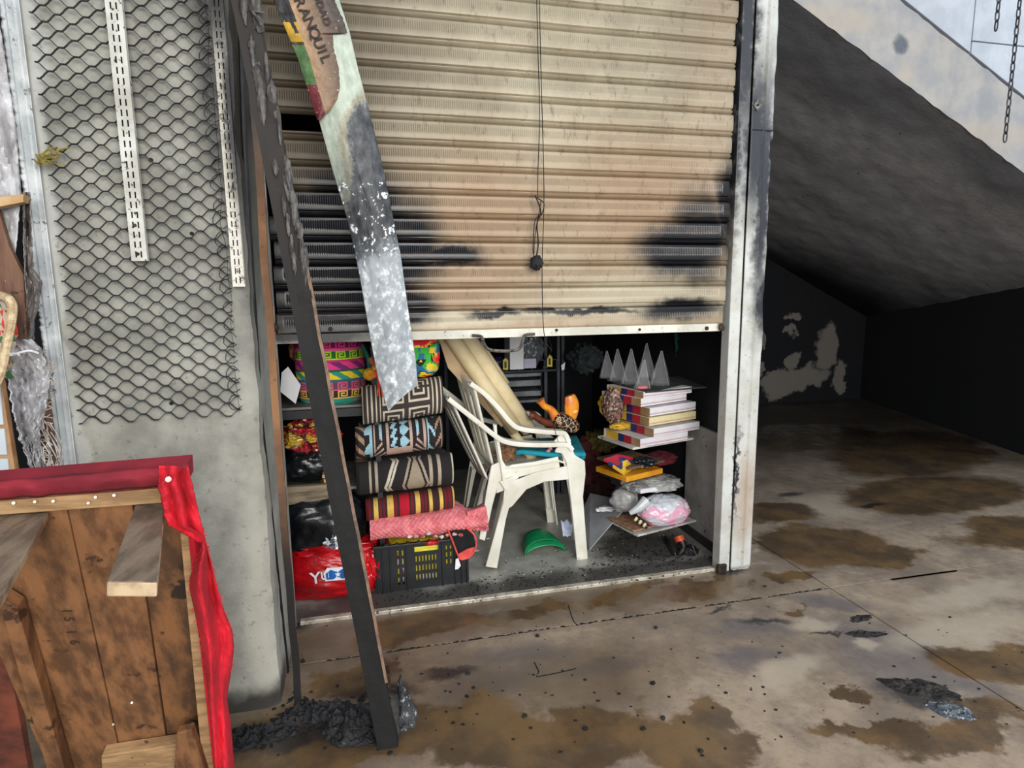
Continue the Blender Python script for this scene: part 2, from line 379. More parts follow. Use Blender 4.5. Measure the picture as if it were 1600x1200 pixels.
# burnt back wall of the bay with a patch of surviving whitewash
def e2(px, py, rx, rz, Y=6.35): p = P(px, py, Y); return (p.x, p.y, p.z, rx, .6, rz)
M_bay = soot_mat('soot_black_bay_wall', (12, 15, 21), (8, 11, 17), None, rough=.9, edge=.25, warp=.5, wscale=3.0, bump=.3, bscale=10,
                 extra=[((118, 114, 108), [e2(1255, 590, .34, .16), e2(1292, 545, .16, .26), e2(1215, 600, .24, .16), e2(1240, 560, .10, .10), e2(1312, 590, .1, .22), e2(1240, 497, .09, .04), e2(1238, 522, .06, .05), e2(1190, 535, .06, .1), e2(1188, 575, .05, .08)], .95, .16)])
struct('wall_bay_back', box(1.83, 6.05, 6.35, 6.5, 0, 3.2), M_bay)
bpy.data.objects['wall_bay_back'].name = 'wall_rear'
rb, rb0 = Vector((6.05, 6.35, 0)), Vector((5.05, 3.05, 0))
n_ = Vector((1, -.3, 0)).normalized()
struct('wall_added_side', slab([rb0, rb, rb+Vector((0, 0, sz(6.05)+.05)), rb0+Vector((0, 0, sz(5.05)+.05))], n_, .1), mat('added_black_side_wall', (12, 16, 22), (8, 11, 17), 3, .95, bump=.3))  # black wall added to give the darkness under the stairs
# dark recess behind the left stall
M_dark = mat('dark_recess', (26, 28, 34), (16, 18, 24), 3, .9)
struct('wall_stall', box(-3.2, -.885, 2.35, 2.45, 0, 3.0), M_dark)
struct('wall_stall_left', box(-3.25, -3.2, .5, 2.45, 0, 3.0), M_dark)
# masonry over the shutter (above the frame)
struct('wall_above', box(-.345, 1.83, 2.60, 2.7, 2.85, 4.6), M_par)
struct('wall_pier_top', box(-3.2, -.345, 2.05, 2.6, 3.0, 4.6), M_pier)
bpy.data.objects['wall_pier_top'].name = 'wall_upper'

# ================================================================== SHUTTER
YS = 2.565
def e3(px, py, rx, rz): p = P(px, py, YS); return (p.x, YS, p.z, rx, .6, rz)
N = Nodes('galvanised_slat_scorched_shaded')
col = N.mix(N.ramp(N.noise(2.5, 6), .35, .65), RGB(174, 164, 141), RGB(150, 139, 117))
k = N.ellipses([e3(700, 440, .55, .25), e3(900, 480, .9, .12), e3(760, 330, .4, .25), e3(1000, 330, .5, .3)], .8, .2, 3); col = N.mix(N.math('MULTIPLY', k, .62), col, RGB(156, 122, 92))
k = N.ellipses([e3(450, 60, .42, .8), e3(450, 240, .42, .5)], .8, .15, 3); col = N.mix(N.math('MULTIPLY', k, .85), col, RGB(84, 72, 56))  # shadow at the shutter's upper left painted in as brown darkening
k = N.ellipses([e3(1120, 100, .10, .8), e3(1100, 240, .12, .5)], .9, .1, 3); col = N.mix(N.math('MULTIPLY', k, .3), col, RGB(150, 120, 100))
col = N.mix(N.ramp(N.noise(35, 6, .75, stretch=(1, 1, .5)), .54, .66, 0, .5), col, RGB(104, 88, 68))
col = N.mix(N.ramp(N.noise(120, 4, .7), .66, .7, 0, .7), col, RGB(60, 50, 42))
wh = N.ellipses([e3(1000, 470, .55, .09), e3(640, 500, .8, .03)], .6, .1, 6); col = N.mix(N.math('MULTIPLY', wh, .5), col, RGB(196, 194, 172))
sk = N.ellipses([e3(500, 440, .29, .36), e3(555, 350, .22, .20), e3(560, 470, .24, .18), e3(620, 390, .18, .20), e3(450, 345, .14, .14), e3(640, 480, .12, .08), e3(700, 400, .14, .04), e3(1090, 372, .15, .20), e3(1050, 390, .18, .12), e3(1140, 330, .08, .22), e3(1060, 485, .2, .05), e3(900, 486, .3, .015), e3(770, 490, .12, .02)], .75, .13, 6)
st = N.math('MULTIPLY', N.ramp(sk, 0, .9), N.ramp(N.noise(4, 5, stretch=(1, 1, 6)), .15, .5, .85, 1))
col = N.mix(st, col, RGB(20, 20, 24))
N.bump(N.noise(70, 6, .7), .18, .003)
M_slat = N.set(col, N.mixf(st, .48, .32), N.mixf(st, .12, .1))
PZ = .0945; SX0, SX1 = -.335, 1.638
sh = thing('rolling_shutter', 'half raised corrugated metal rolling shutter, scorched black at both lower corners', 'shutter', (.65, YS, 1.2))
def slat_mesh(cut=False):
    # profile (y forward negative, z): pan with embossed ribs, lip, double roll
    prof = [(0.004, .000), (-.002, .003), (-.009, .006), (-.012, .010), (-.009, .014), (-.003, .016), (-.002, .019), (-.006, .021), (-.0105, .024), (-.0120, .030), (-.0128, .040), (-.0132, .052), (-.0130, .064), (-.0125, .074), (-.0118, .082), (-.0105, .088), (-.006, .0925), (.004, .0945)]
    nx = 2*230; V = []; Fc = []; m = len(prof)
    for i in range(nx+1):
        x = SX0+(SX1-SX0)*i/nx
        for j, (y, z) in enumerate(prof):
            d = .0022 if (i % 2 and 9 < j < 15 and 8 < i < nx-8) else 0
            d += (.004*noise.noise(Vector((x*2.3, z*8, .5)))) if j > 5 else 0
            V.append((x, YS+y+d, z+.0015*noise.noise(Vector((x*1.7, 0, 3)))))
    for i in range(nx):
        x = SX0+(SX1-SX0)*i/nx
        for j in range(m-1):
            if cut and x < -.03 and (j > 8 or j < 0): continue
            Fc.append((i*m+j, (i+1)*m+j, (i+1)*m+j+1, i*m+j+1))
    return mesh(V, Fc)
z0 = 1.318; s0 = None
cutk = 7
me_s = slat_mesh()
for k in range(17):
    if k == cutk:
        o = link('slat', slat_mesh(True), M_slat, sh, label='slat torn open at its left end'); o.location = (0, 0, z0+PZ*k)
    elif s0 is None:
        s0 = o = link('slat', me_s, M_slat, sh); o.location = (0, 0, z0)
    else:
        o = s0.copy(); COL.objects.link(o); o.location = (random.uniform(-.006, .006), random.uniform(-.001, .001), z0+PZ*k)
    o.rotation_euler = (0, random.uniform(-.0012, .0012), 0)
# bottom section: ribbed band + flange
def band(u, v):
    x = SX0-.005+u*(1.628-SX0+.005); i = round(u*460)
    return (x, YS-.014+(.0015 if (i % 2 and .25 < v < .85 and 6 < i < 454) else 0)+.002*noise.noise(Vector((x*3, v*3, 0))), 1.236+v*.083)
o = link('bottom_band', grid(band, 460, 8), M_slat, sh); solid(o, .003)
M_rail = soot_mat('chalky_bottom_rail', (222, 220, 208), (190, 188, 174), [e3(450, 520, .10, .05), e3(515, 522, .16, .06), e3(1125, 512, .03, .04)], soot=(34, 32, 34), rough=.6, warp=.05, wscale=12, fine=((70, 64, 56), 55, .6, .75))
def rail(u, v):
    x = -.35+u*1.975
    return [(x, YS+.01, 1.238), (x, YS-.028, 1.238), (x, YS-.03, 1.203), (x, YS+.012, 1.200), (x, YS+.012, 1.236)][round(v*4)]
o = link('bottom_rail', grid(rail, 60, 4), M_rail, sh)
M_rust = mat('burnt_rusty_iron', (70, 52, 42), (28, 24, 22), 30, .7, .4, bump=.5)
for px, py, r in ((428, 512, .018), (516, 514, .008), (870, 516, .006), (1000, 515, .006), (1105, 513, .009), (1128, 512, .016)):
    p = P(px, py, YS-.035); p.z = max(p.z, 1.215)
    link('bolt', tube([p+Vector((0, .012, 0)), p, p+Vector((0, -.004, 0))], [r, r, r*.6], 12), M_rust, sh)
# bow handle
M_steel = mat('worn_steel_rod', (150, 146, 138), (90, 84, 78), 40, .35, .8, bump=.3)
ha = [P(738, 524, 2.52), P(752, 526, 2.50), P(756, 536, 2.47), P(762, 545, 2.45), P(775, 548, 2.45), P(800, 548, 2.45), P(811, 545, 2.45), P(816, 535, 2.47), P(820, 524, 2.50), P(835, 522, 2.52)]
hd = link('pull_handle', tube(spline(ha, 5), .0065, 8), M_steel, sh)
for a, b in (((733, 523), (752, 523)), ((822, 521), (840, 521))):
    link('handle_sleeve', tube([P(*a, 2.515), P(*b, 2.515)], .011, 10), M_rail, hd)

# ------------------------------------------------------------ frame posts
def e4(px, py, rx, rz): p = P(px, py, 2.53); return (p.x, 2.53, p.z, rx, .6, rz)
M_post = soot_mat('scorched_white_post', (206, 208, 204), (186, 186, 178), [e4(1192, 300, .05, .55), e4(1170, 40, .055, .5), e4(1180, 220, .07, .35), e4(1150, 200, .04, .5), e4(1193, 470, .05, .16), e4(1150, 740, .012, .2)], soot=(44, 45, 52), rough=.5, edge=.6, warp=.13, wscale=15, fine=((80, 74, 68), 45, .6, .6),
                  extra=[((168, 140, 116), [e4(1165, 780, .05, .22), e4(1140, 330, .03, .25)], .65, .7)])
pr_ = thing('right_guide_post', 'tall white painted steel post at right of shutter, streaked with soot', 'post', (1.74, 2.56, 0))
link('guide_channel', box(1.655, 1.712, 2.535, 2.60, 0, 3.0), M_post, pr_, smooth=False, bevel=.004)
def post(u, v):
    x = 1.717+u*.112; z = .01+v*3.0
    y = 2.53 + .012*abs(u-.35)**2 - (.006 if .55 < u < .62 else 0)
    k = .014*fbm(Vector((0, 0, z*4))) if u > .95 and z > 1.1 else 0
    if u > .9 and 1.98 < z < 2.06: k -= .012
    return (x+k, y, z)
o = link('post_face', grid(post, 16, 150), M_post, pr_); solid(o, .004)
link('post_side', box(1.735, 1.825, 2.54, 2.64, 0, 3.0), M_post, pr_, smooth=False)
c = P(1184, 164, 2.522); s_ = .026
link('diamond_plate', slab([c+Vector((0, 0, -s_)), c+Vector((s_*.8, 0, 0)), c+Vector((0, 0, s_)), c+Vector((-s_*.8, 0, 0))], (0, 1, 0), .004), M_steel, pr_, smooth=False, label='small diamond shaped plate with a bolt')
link('plate_bolt', tube([c+Vector((0, -.006, 0)), c+Vector((0, .002, 0))], .005, 8), M_rust, pr_)
link('joint_line', box(1.722, 1.83, 2.524, 2.53, P(1190, 203, 2.53).z-.003, P(1190, 203, 2.53).z), M_soot, pr_, smooth=False)
link('foot_plate', box(1.64, 1.69, 2.52, 2.54, 0, .045), M_rust, pr_, smooth=False, bevel=.004)
lp = thing('left_guide_post', 'narrow chipped white steel jamb at left of shutter beside the pier', 'post', (-.37, 2.55, 0))
M_post2 = soot_mat('chipped_white_jamb', (198, 198, 190), (164, 164, 154), None, rough=.6, fine=((70, 66, 60), 40, .57, .7))
def jamb(u, v):
    z = v*3.0; x = -.40+u*.055
    if u > .9: x += .006*noise.noise(Vector((0, 0, z*7)))
    if u > .6 and abs(z-P(425, 468, 2.53).z) < .012: x -= .02
    return (x, 2.53, z)
o = link('jamb_face', grid(jamb, 8, 200), M_post2, lp, smooth=False); solid(o, .004)
link('jamb_channel', box(-.40, -.39, 2.535, 2.60, 0, 3.0), M_post2, lp, smooth=False)
# ------------------------------------------------------------ cords
M_cord = mat('black_cord', (20, 19, 20), (8, 8, 9), 30, .8)
c1 = [P(838, -40, 2.50), P(840, 60, 2.51), P(843, 180, 2.51), P(840, 300, 2.51), P(845, 315, 2.5), P(837, 360, 2.51), P(834, 400, 2.51)]
c2 = [P(842, -40, 2.505), P(845, 100, 2.505), P(850, 300, 2.505), P(847, 420, 2.505), P(850, 520, 2.49), P(862, 548, 2.48)]
co = thing('pull_rope', 'thin black burnt cords dangling down the shutter with a charred lump at the end', 'cord', P(838, 410, 2.51))
link('cord', tube(spline(c1), .0018, 5), M_cord, co); link('cord', tube(spline(c2), .0018, 5), M_cord, co)
link('cord', tube(spline([P(836, 305, 2.5), P(845, 330, 2.49), P(839, 350, 2.5), P(841, 380, 2.5), P(838, 402, 2.5)]), .003, 5), M_cord, co)
link('cord', tube(spline([P(840, 310, 2.5), P(850, 318, 2.49), P(846, 335, 2.5), P(836, 345, 2.5), P(833, 390, 2.5), P(836, 404, 2.5)]), .0022, 5), M_cord, co)
link('charred_lump', blob(P(838, 411, 2.5), (.028, .022, .03), .5, 3, 4, 3), M_soot, co)
link('cord', tube(spline([P(855, 525, 2.9), P(862, 545, 2.9), P(852, 565, 2.9), P(845, 590, 2.9), P(847, 612, 2.9)]), .002, 5), M_cord, co)

# ================================================================== ON THE PIER
PX0, PX1 = -.835, -.392; PZ0, PZ1 = 1.035, 2.36
em = thing('expanded_metal_sheet', 'dark expanded metal mesh sheet with scale-like openings hung on the grey pier', 'mesh', (-.62, 2.0, 1.03))
def strand(zc, ph, y0=2.012):
    pts = []; per = .068; n = int((PX1-PX0)/per*10)
    for i in range(n+1):
        x = PX0+(PX1-PX0)*i/n; t = ((x-PX0)/per+ph) % 1.0; tri = abs(t*2-1)*2-1
        tri = -max(-1, min(1, 1.3*math.cos(t*2*math.pi)))
        bow = .012*math.sin((x+1)*7) if x > -.46 else 0
        pts.append(Vector((x+.004*noise.noise(Vector((x*9, zc*9, 0))), y0-.012*(PX1-x)-.008*max(0, noise.noise(Vector((x*3, 1, zc*3)))), zc+tri*.0098+bow*.3+.003*noise.noise(Vector((x*5, 3, zc*5))))))
    return pts
def ribbon(pts, hh, dd):
    V, Fc = [], []
    for i, p in enumerate(pts):
        V += [p+Vector((0, -dd, -hh)), p+Vector((0, -dd*.6, hh)), p+Vector((0, dd, hh*1.2)), p+Vector((0, dd, -hh*.6))]
    for i in range(len(pts)-1):
        for k in range(4): Fc.append((i*4+k, (i+1)*4+k, (i+1)*4+(k+1) % 4, i*4+(k+1) % 4))
    return mesh(V, Fc)
M_mesh = mat('dark_galvanised_mesh', (74, 76, 76), (40, 42, 43), 30, .45, .5, bump=.2)
rows = []
nr = int((PZ1-PZ0)/.0208)
for k in range(nr):
    rows.append(ribbon(strand(PZ0+k*.0208, .5*(k % 2)), .0014, .0045))
link('mesh_sheet', join(rows), M_mesh, em, smooth=False)
eb = [ribbon([Vector((PX1-.004+.012*noise.noise(Vector((0, 0, z*9))), 2.005, z)) for z in np.arange(PZ0, PZ1, .02)], .0015, .003)]
for k in range(26):
    z = PZ0+.03+k*.05+random.uniform(-.01, .01); r = random.uniform(.012, .022)
    eb.append(tube([Vector((PX1-.01+r*math.cos(a), 2.0-.012*math.sin(a*2), z+r*1.2*math.sin(a))) for a in np.linspace(.3, 5.6, 9)], .0013, 4))
link('frayed_wire_edge', join(eb), mat('burnt_wire', (52, 50, 47), (26, 25, 24), 20, .7), em, smooth=False)
# pale angle frame at the left edge of the pier
af = thing('edge_angle', 'pale rough edged metal angle strip running down the left edge of the pier', 'metal strip', (-.88, 2.0, 0))
def angf(u, v):
    z = v*2.9; x = -.900+u*.042
    if u < .12: x += .006*noise.noise(Vector((0, 0, z*60)))+.004*noise.noise(Vector((0, 3, z*140)))
    return (x, 2.018-.01*(1 if u < .35 else 0)-.004*math.sin(u*20), z)
o = link('angle_leaf', grid(angf, 12, 420), mat('chalk_white_edge', (214, 217, 218), (176, 182, 184), 12, .7, bump=.5, specks=((120, 124, 126), .62, 40)), af, smooth=False); solid(o, .003, 1)
# slotted uprights
def slotted(x0, x1, z0, z1, y, tilt=0):
    cols = [0, .17, .33, .67, .83, 1]; pitch = .0275; n = int((z1-z0)/pitch); V = []; Fc = []
    zs = []
    for k in range(n):
        zs += [z0+k*pitch, z0+k*pitch+.0085]
    zs.append(z0+n*pitch)
    for zz in zs:
        for c in cols: V.append((x0+(x1-x0)*c, y, zz))
    for j in range(len(zs)-1):
        for i in range(5):
            if j % 2 == 1 and i in (1, 3): continue
            Fc.append((j*6+i, j*6+i+1, (j+1)*6+i+1, (j+1)*6+i))
    me = mesh(V, Fc)
    # slim the slots so the web stays wide
    return me
def slotted2(x0, x1, z0, z1, y):
    """twin rows of vertical slots, ends nipped"""
    W = x1-x0; sx = [0, .27, .37, .60, .70, 1]; pitch = .0275; n = int((z1-z0)/pitch); zs = []
    for k in range(n): zs += [z0+k*pitch, z0+k*pitch+.010]
    zs.append(z0+n*pitch); V = []; Fc = []
    for yy in (y-.002, y):
        for zz in zs:
            for c in sx: V.append((x0+W*c, yy, zz))
    m = len(zs)*6
    for j in range(len(zs)-1):
        for i in range(5):
            if j % 2 == 1 and i in (1, 3):
                a, b, c, d = j*6+i, j*6+i+1, (j+1)*6+i+1, (j+1)*6+i
                for p, q in ((a, b), (b, c), (c, d), (d, a)): Fc.append((p, q, q+m, p+m))
                continue
            Fc.append((j*6+i, j*6+i+1, (j+1)*6+i+1, (j+1)*6+i)); Fc.append(tuple(reversed([q+m for q in Fc[-1]])))
    # return flanges to the wall
    b = len(V)
    for xx in (x0, x1): V += [(xx, y-.002, z0), (xx, y+.014, z0), (xx, y+.014, zs[-1]), (xx, y-.002, zs[-1])]
    Fc += [(b, b+1, b+2, b+3), (b+4, b+5, b+6, b+7)]
    return mesh(V, Fc)
t = thing('slotted_upright', 'clean white slotted shelf upright fixed over the metal mesh', 'shelf upright', (-.64, 1.99, 1.49))
a, b = P(206, 408, 1.985), P(231, 408, 1.985)
link('rail', slotted2(a.x, b.x, a.z, 2.9, 1.985), M_paintwhite, t, smooth=False)
link('backing', box(a.x+.004, b.x-.004, 1.995, 1.998, a.z+.004, 2.9), M_soot, t, smooth=False)
for zz in (a.z+.02, a.z+.10): link('screw', tube([(a.x+.018, 1.979, zz), (a.x+.018, 1.984, zz)], .005, 8), M_rust, t)
t = thing('slotted_upright', 'sooty white slotted shelf upright with burnt upper end at right of the mesh', 'shelf upright', (-.37, 2.0, 1.42))
a, b = P(364, 448, 2.0), P(383, 448, 2.0)
M_bup = soot_mat('burnt_white_upright', (214, 210, 200), (186, 180, 166), [(-.37, 2.0, 2.3, .1, .3, .22), (-.35, 2.0, 1.9, .02, .3, .25)], soot=(26, 24, 24), rough=.6, edge=.6, warp=.06, wscale=22, fine=((50, 42, 38), 35, .55, .85))
link('rail', slotted2(a.x, b.x, a.z, 2.9, 2.0), M_bup, t, smooth=False)
link('backing', box(a.x+.004, b.x-.004, 2.008, 2.011, a.z+.004, 2.9), M_soot, t, smooth=False)
# thin upright rods in the corner between pier and shutter
def bar(p, q, w, d, n=24, jig=.003):
    """rectangular bar from p to q, slightly uneven"""
    p, q = Vector(p), Vector(q); V = []; Fc = []
    for i in range(n+1):
        c = p.lerp(q, i/n); c = c+Vector((jig*noise.noise(c*5), jig*noise.noise(c*5+Vector((9, 0, 0))), 0))
        V += [c+Vector((-w/2, -d/2, 0)), c+Vector((w/2, -d/2, 0)), c+Vector((w/2, d/2, 0)), c+Vector((-w/2, d/2, 0))]
    for i in range(n):
        for k in range(4): Fc.append((i*4+k, i*4+(k+1) % 4, (i+1)*4+(k+1) % 4, (i+1)*4+k))
    Fc += [(3, 2, 1, 0), (n*4, n*4+1, n*4+2, n*4+3)]
    return mesh(V, Fc)
M_strip = soot_mat('scorched_brown_wood_strip', (150, 108, 72), (116, 80, 54), [(-.30, 2.0, .1, .2, .4, .62), (-.36, 2.1, 2.2, .2, .4, .45)], soot=(24, 23, 24), rough=.75, edge=.4, warp=.1, wscale=12, fine=((60, 40, 30), 30, .6, .5))
single('wood_strip', bar(F(467, 1108), P(392, 120, 2.06), .022, .012, 60, .006), M_strip, 'long thin brown wood strip leaning in the corner, its foot charred in the ash', 'wood strip', smooth=False)
single('metal_pipe', tube([P(372, -60, 2.12), P(381, 200, 2.12), P(386, 300, 2.12), P(408, 660, 2.12), F(449, 1050)], .008, 8), mat('blackened_pipe', (40, 40, 42), (20, 20, 22), 12, .5, .4), 'slim blackened pipe standing behind the brown wood strip', 'pipe')
# dry straw tuft caught in the mesh
st = []
for k in range(26):
    p = P(70+random.uniform(-12, 14), 250+random.uniform(-8, 8), 1.98); q = p+Vector((random.uniform(-.02, .05), random.uniform(-.012, .006), random.uniform(-.012, .028)))
    st.append(tube([p, (p+q)/2+Vector((0, -.004, .004)), q], random.uniform(.001, .003), 4))
single('straw_tuft', join(st), mat('dry_moss', (150, 134, 60), (96, 84, 40), 40, .9), 'small yellowish straw tuft caught in the left edge of the mesh', 'straw')
for i, (px, py) in enumerate(((300, 365), (236, 250), (268, 630))):
    p = P(px, py, 2.028); o = link('anchor_hole', tube([p+Vector((0, -.003, 0)), p+Vector((0, .004, 0))], .006, 9), M_soot, bpy.data.objects['wall_front'])

# ================================================================== LEANING BURNT BEAM
bt, bb = P(370, -60, 1.80), Vector((.012, 1.80, 0)); bb = F(606, 1158)
bm_ = thing('burnt_beam', 'long charred timber beam leaning diagonally across the shutter, foot in a heap of ash', 'beam', bb)
def beam(u, v):
    c = bb.lerp(bt, v)
    W = .030-.002*v; D = .034
    ring = [(-W, -D), (-W*.3, -D), (W*.4, -D), (W, -D), (W+.004, 0), (W, D), (-W, D), (-W, -D)]
    x, y = ring[round(u*7)]
    k = .0035*fbm(Vector((x*20, y*20, c.z*8)))
    if c.z > 1.35 and x > 0: k += .012*max(0, fbm(Vector((x*6, 0, c.z*12))))
    return (c.x+x*(1+k*9), c.y+y-k, c.z+k)
M_beam = soot_mat('charred_timber', (17, 17, 18), (8, 8, 9), None, rough=.8, bump=.8, bscale=28, fine=((58, 54, 52), 26, .64, .4), extra=[((52, 46, 43), [(-.2, 1.8, 2.05, .2, .4, .55)], .7, .7)], stretch=(1, 1, .25))
link('beam_core', grid(beam, 7, 220), M_beam, bm_, smooth=False)
# unburnt lighter arris
eg = [bb.lerp(bt, v)+Vector((.032-.002*v, -.033, 0)) for v in np.linspace(.10, .70, 60)]
eg = [p+Vector((.003*noise.noise(p*9), 0, 0)) for p in eg]
link('unburnt_arris', tube(eg, .006, 4), mat('singed_bare_wood', (132, 106, 88), (92, 76, 66), 25, .8, bump=.6), bm_, smooth=False, label='brownish bare wood edge not yet charred')
# crusts of melted plastic
cr = []
for k in range(34):
    v = random.uniform(.66, 1.0); p = bb.lerp(bt, v)+Vector((random.choice((.026, .03, .028, 0)), -.036, 0))
    cr.append(blob(p, (random.uniform(.006, .014), .008, random.uniform(.015, .06)), .5, 3, k, 2))
for px, py in ((446, 320), (452, 350), (458, 385), (462, 410)):
    cr.append(blob(P(px-2, py, 1.75), (.006, .006, .03), .4, 3, px, 2))
link('melted_crust', join(cr), mat('melted_grey_crust', (82, 78, 75), (44, 42, 42), 30, .5, bump=.7), bm_)
link('wire_tag', join([tube([P(390, 12, 1.76), P(398, 24, 1.74), P(408, 40, 1.74)], .004, 5), tube([P(388, 6, 1.76), P(400, 18, 1.75), P(412, 20, 1.74)], .003, 5), box(*[0]*6)] [:2]), M_steel, bm_)
# iron fitting with loop near its foot
hp = P(604, 1068, 1.76)
it = thing('iron_hinge', 'rusty hinge and short pipe stub beside the foot of the burnt beam', 'hinge', F(612, 1130))
link('strap', box(hp.x-.004, hp.x+.012, hp.y, hp.y+.05, hp.z-.05, hp.z+.03), M_rust, it, smooth=False, bevel=.003)
lc = P(613, 1082, 1.76)
link('loop', tube([lc+Vector((.011*math.cos(a), 0, .013*math.sin(a))) for a in np.linspace(0, 2*math.pi, 13)], .0028, 6), M_rust, it)
link('pipe_stub', tube([P(613, 1090, 1.77), P(616, 1150, 1.80)], .018, 12), mat('ashen_pipe', (74, 73, 72), (44, 44, 45), 14, .7), it)

# ================================================================== HANGING STRIP
Lx = [(-70, 404), (0, 428), (90, 467), (190, 499), (270, 521), (350, 545), (430, 562), (530, 579), (590, 591), (643, 607)]
Rx = [(-70, 515), (0, 530), (50, 546), (110, 560), (170, 576), (260, 598), (330, 612), (400, 626), (480, 637), (560, 649), (602, 653)]
def interp(tab, y): return float(np.interp(y, [a for a, _ in tab], [b for _, b in tab]))
def YD(y): return 2.18+.22*max(0, min(1, (y+70)/700))
def strip_px(u, v):
    yb = 643+(602-643)*u; y = -70+v*(yb+70)
    x = interp(Lx, y)*(1-u)+interp(Rx, y)*u
    return x, y
def strip(u, v):
    x, y = strip_px(u, v); return P(x, y, YD(y)-.018*math.sin(u*math.pi)+.006*fbm(Vector((u*2, v*6, 0))))
def scol(u, v):
    x, y = strip_px(u, v); n1 = fbm(Vector((x*.03, y*.012, 1)), 5); n2 = fbm(Vector((x*.09, y*.06, 5)), 5); n3 = fbm(Vector((x*.25, y*.2, 9)), 4)
    pale = np.array([182, 193, 178]); grey = np.array([164, 172, 178]); dark = np.array([50, 53, 58]); tan = np.array([140, 132, 108]); white = np.array([226, 230, 232])
    ex = float(np.interp(y, [120, 150, 190, 250, 300, 350, 400], [600, 574, 549, 549, 549, 540, 528]))+10*n1+5*n3
    k = 1/(1+math.exp(-(x-ex)/2.2)); c = pale*(.96+.1*n2)
    kt = (math.exp(-((x-ex+7)/8)**2)*.75 if y > 90 else 0); c = c*(1-kt)+tan*kt
    if y > 230: q = min(1, (y-230)/90)*(.55+.7*n2); q = max(0, min(.9, q)); c = c*(1-q)+(dark+18)*q
    c = c*(1-k)+(dark+34*(n2+.25)+8*n3)*k
    w = 1/(1+math.exp(-(y-400-30*n2-16*n1+(x-570)*.5)/9)); g2 = grey*(1+.12*n2)+(white-grey)*max(0, min(1, (n3*.6+n2)*1.2)); c = c*(1-w)+g2*w
    fl_ = n3*.8+n2*.9+.35*math.exp(-((x-600-(y-340)*.1)/9)**2)+.2*math.exp(-((x-553)/8)**2)*(y > 350)
    if 285 < y < 430 and fl_ > .62: c = white*.95
    c = np.clip(c, 4, 250); return (lin(c[0]), lin(c[1]), lin(c[2]), 1)
hs = thing('hanging_sign_strip', 'long curled strip of burnt sign sheet hanging with pointed pale grey tip', 'sign', P(608, 643, 2.4))
o = link('sheet', grid(strip, 80, 560, scol), attrmat('weathered_sheet', .5, .15, 160, .1, .12), hs); solid(o, .003)
# charred printed layer over the upper part
PL = [(-70, 404), (0, 428), (90, 466), (188, 497)]
PR = [(-70, 512), (5, 524), (30, 536), (52, 543), (53, 520), (75, 521), (105, 529), (135, 531), (155, 527), (172, 515), (180, 506), (188, 499)]
def pr_r(y): 
    x = interp(PR, y); return x
def print_px(u, v):
    y = -70+v*258; a = interp(PL, y)-1; b = pr_r(y)+1.6*noise.noise(Vector((0, y*.2, 0)))
    return a*(1-u)+b*u, y
def prt(u, v):
    x, y = print_px(u, v); return P(x, y, YD(y)-.020-.012*math.sin(u*math.pi)-.02*max(0, v-.5)*u+.003*fbm(Vector((x*.05, y*.05, 2))))
def pcol(u, v):
    x, y = print_px(u, v); d = x-interp(PL, y); n2 = fbm(Vector((x*.06, y*.06, 3)), 5); n3 = noise.noise(Vector((x*.6, y*.6, 3)))
    bw = 24 if y < 60 else 22
    edge = np.interp(y, [-70, 30, 70, 130, 190], [26, 22, 18, 16, 14])
    if d < edge:
        c = np.array([44, 44, 46]) if y < 34 else np.array([196, 156, 46]) if y < 66 else np.array([70, 62, 40]) if y < 70 else np.array([82, 118, 70]) if y < 132 else np.array([112, 46, 52])
        if 34 <= y < 52 and abs(d-13-(y-34)*.1) < 3: c = np.array([44, 44, 46])
    else:
        k = max(0, min(1, (d-edge)/52+.002*(y-60)+.15*n2)); c = np.array([182, 148, 112])*(1-k)+np.array([82, 64, 55])*k
        if d > 80: c = c*.75
    if n3 > .66 and y > 20: c = np.array([232, 214, 184])
    c = np.clip(c*(1+.15*n2), 3, 250); return (lin(c[0]), lin(c[1]), lin(c[2]), 1)
o = link('printed_layer', grid(prt, 90, 200, pcol), attrmat('charred_print', .55, .4, 120, 0, .2), hs); solid(o, .002)
def glyph(ch, centre, size, xdir, ydir, depth=.0012):
    cu = bpy.data.curves.new('t', 'FONT'); cu.body = ch; cu.size = size; cu.align_x = 'CENTER'; cu.align_y = 'CENTER'; cu.extrude = depth; cu.offset = size*.012
    ob = bpy.data.objects.new('t', cu); COL.objects.link(ob); bpy.context.view_layer.update()
    me = bpy.data.meshes.new_from_object(ob.evaluated_get(bpy.context.evaluated_depsgraph_get())); bpy.data.objects.remove(ob); bpy.data.curves.remove(cu)
    x = Vector(xdir).normalized(); y = Vector(ydir); y = (y-x*y.dot(x)).normalized(); z = x.cross(y)
    me.transform(Matrix(((x.x, y.x, z.x, centre[0]), (x.y, y.y, z.y, centre[1]), (x.z, y.z, z.z, centre[2]), (0, 0, 0, 1)))); return me
M_ink = mat('dark_lettering', (44, 28, 24), (30, 20, 18), 20, .6)
gl = []
for ch, px, py in (('T', 461, -14), ('R', 468, 3), ('A', 476, 20), ('N', 484, 36), ('Q', 491, 52), ('U', 498, 68), ('I', 503, 80), ('L', 508, 92)):
    c = P(px, py, YD(py)-.040); xd = P(px+8, py+17, YD(py)-.04)-c; yd = P(px+17, py-9, YD(py)-.04)-c
    gl.append(glyph(ch, c, .046, xd, yd))
for ch, px, py in (('O', 495, -6), ('D', 500, 7), ('A', 505, 20), ('D', 510, 33)):
    c = P(px, py, YD(py)-.042); xd = P(px+6, py+16, YD(py)-.04)-c; yd = P(px+15, py-7, YD(py)-.04)-c
    gl.append(glyph(ch, c, .032, xd, yd))
link('lettering', join(gl), M_ink, hs, smooth=False, label='dark brown capital letters running down the strip')

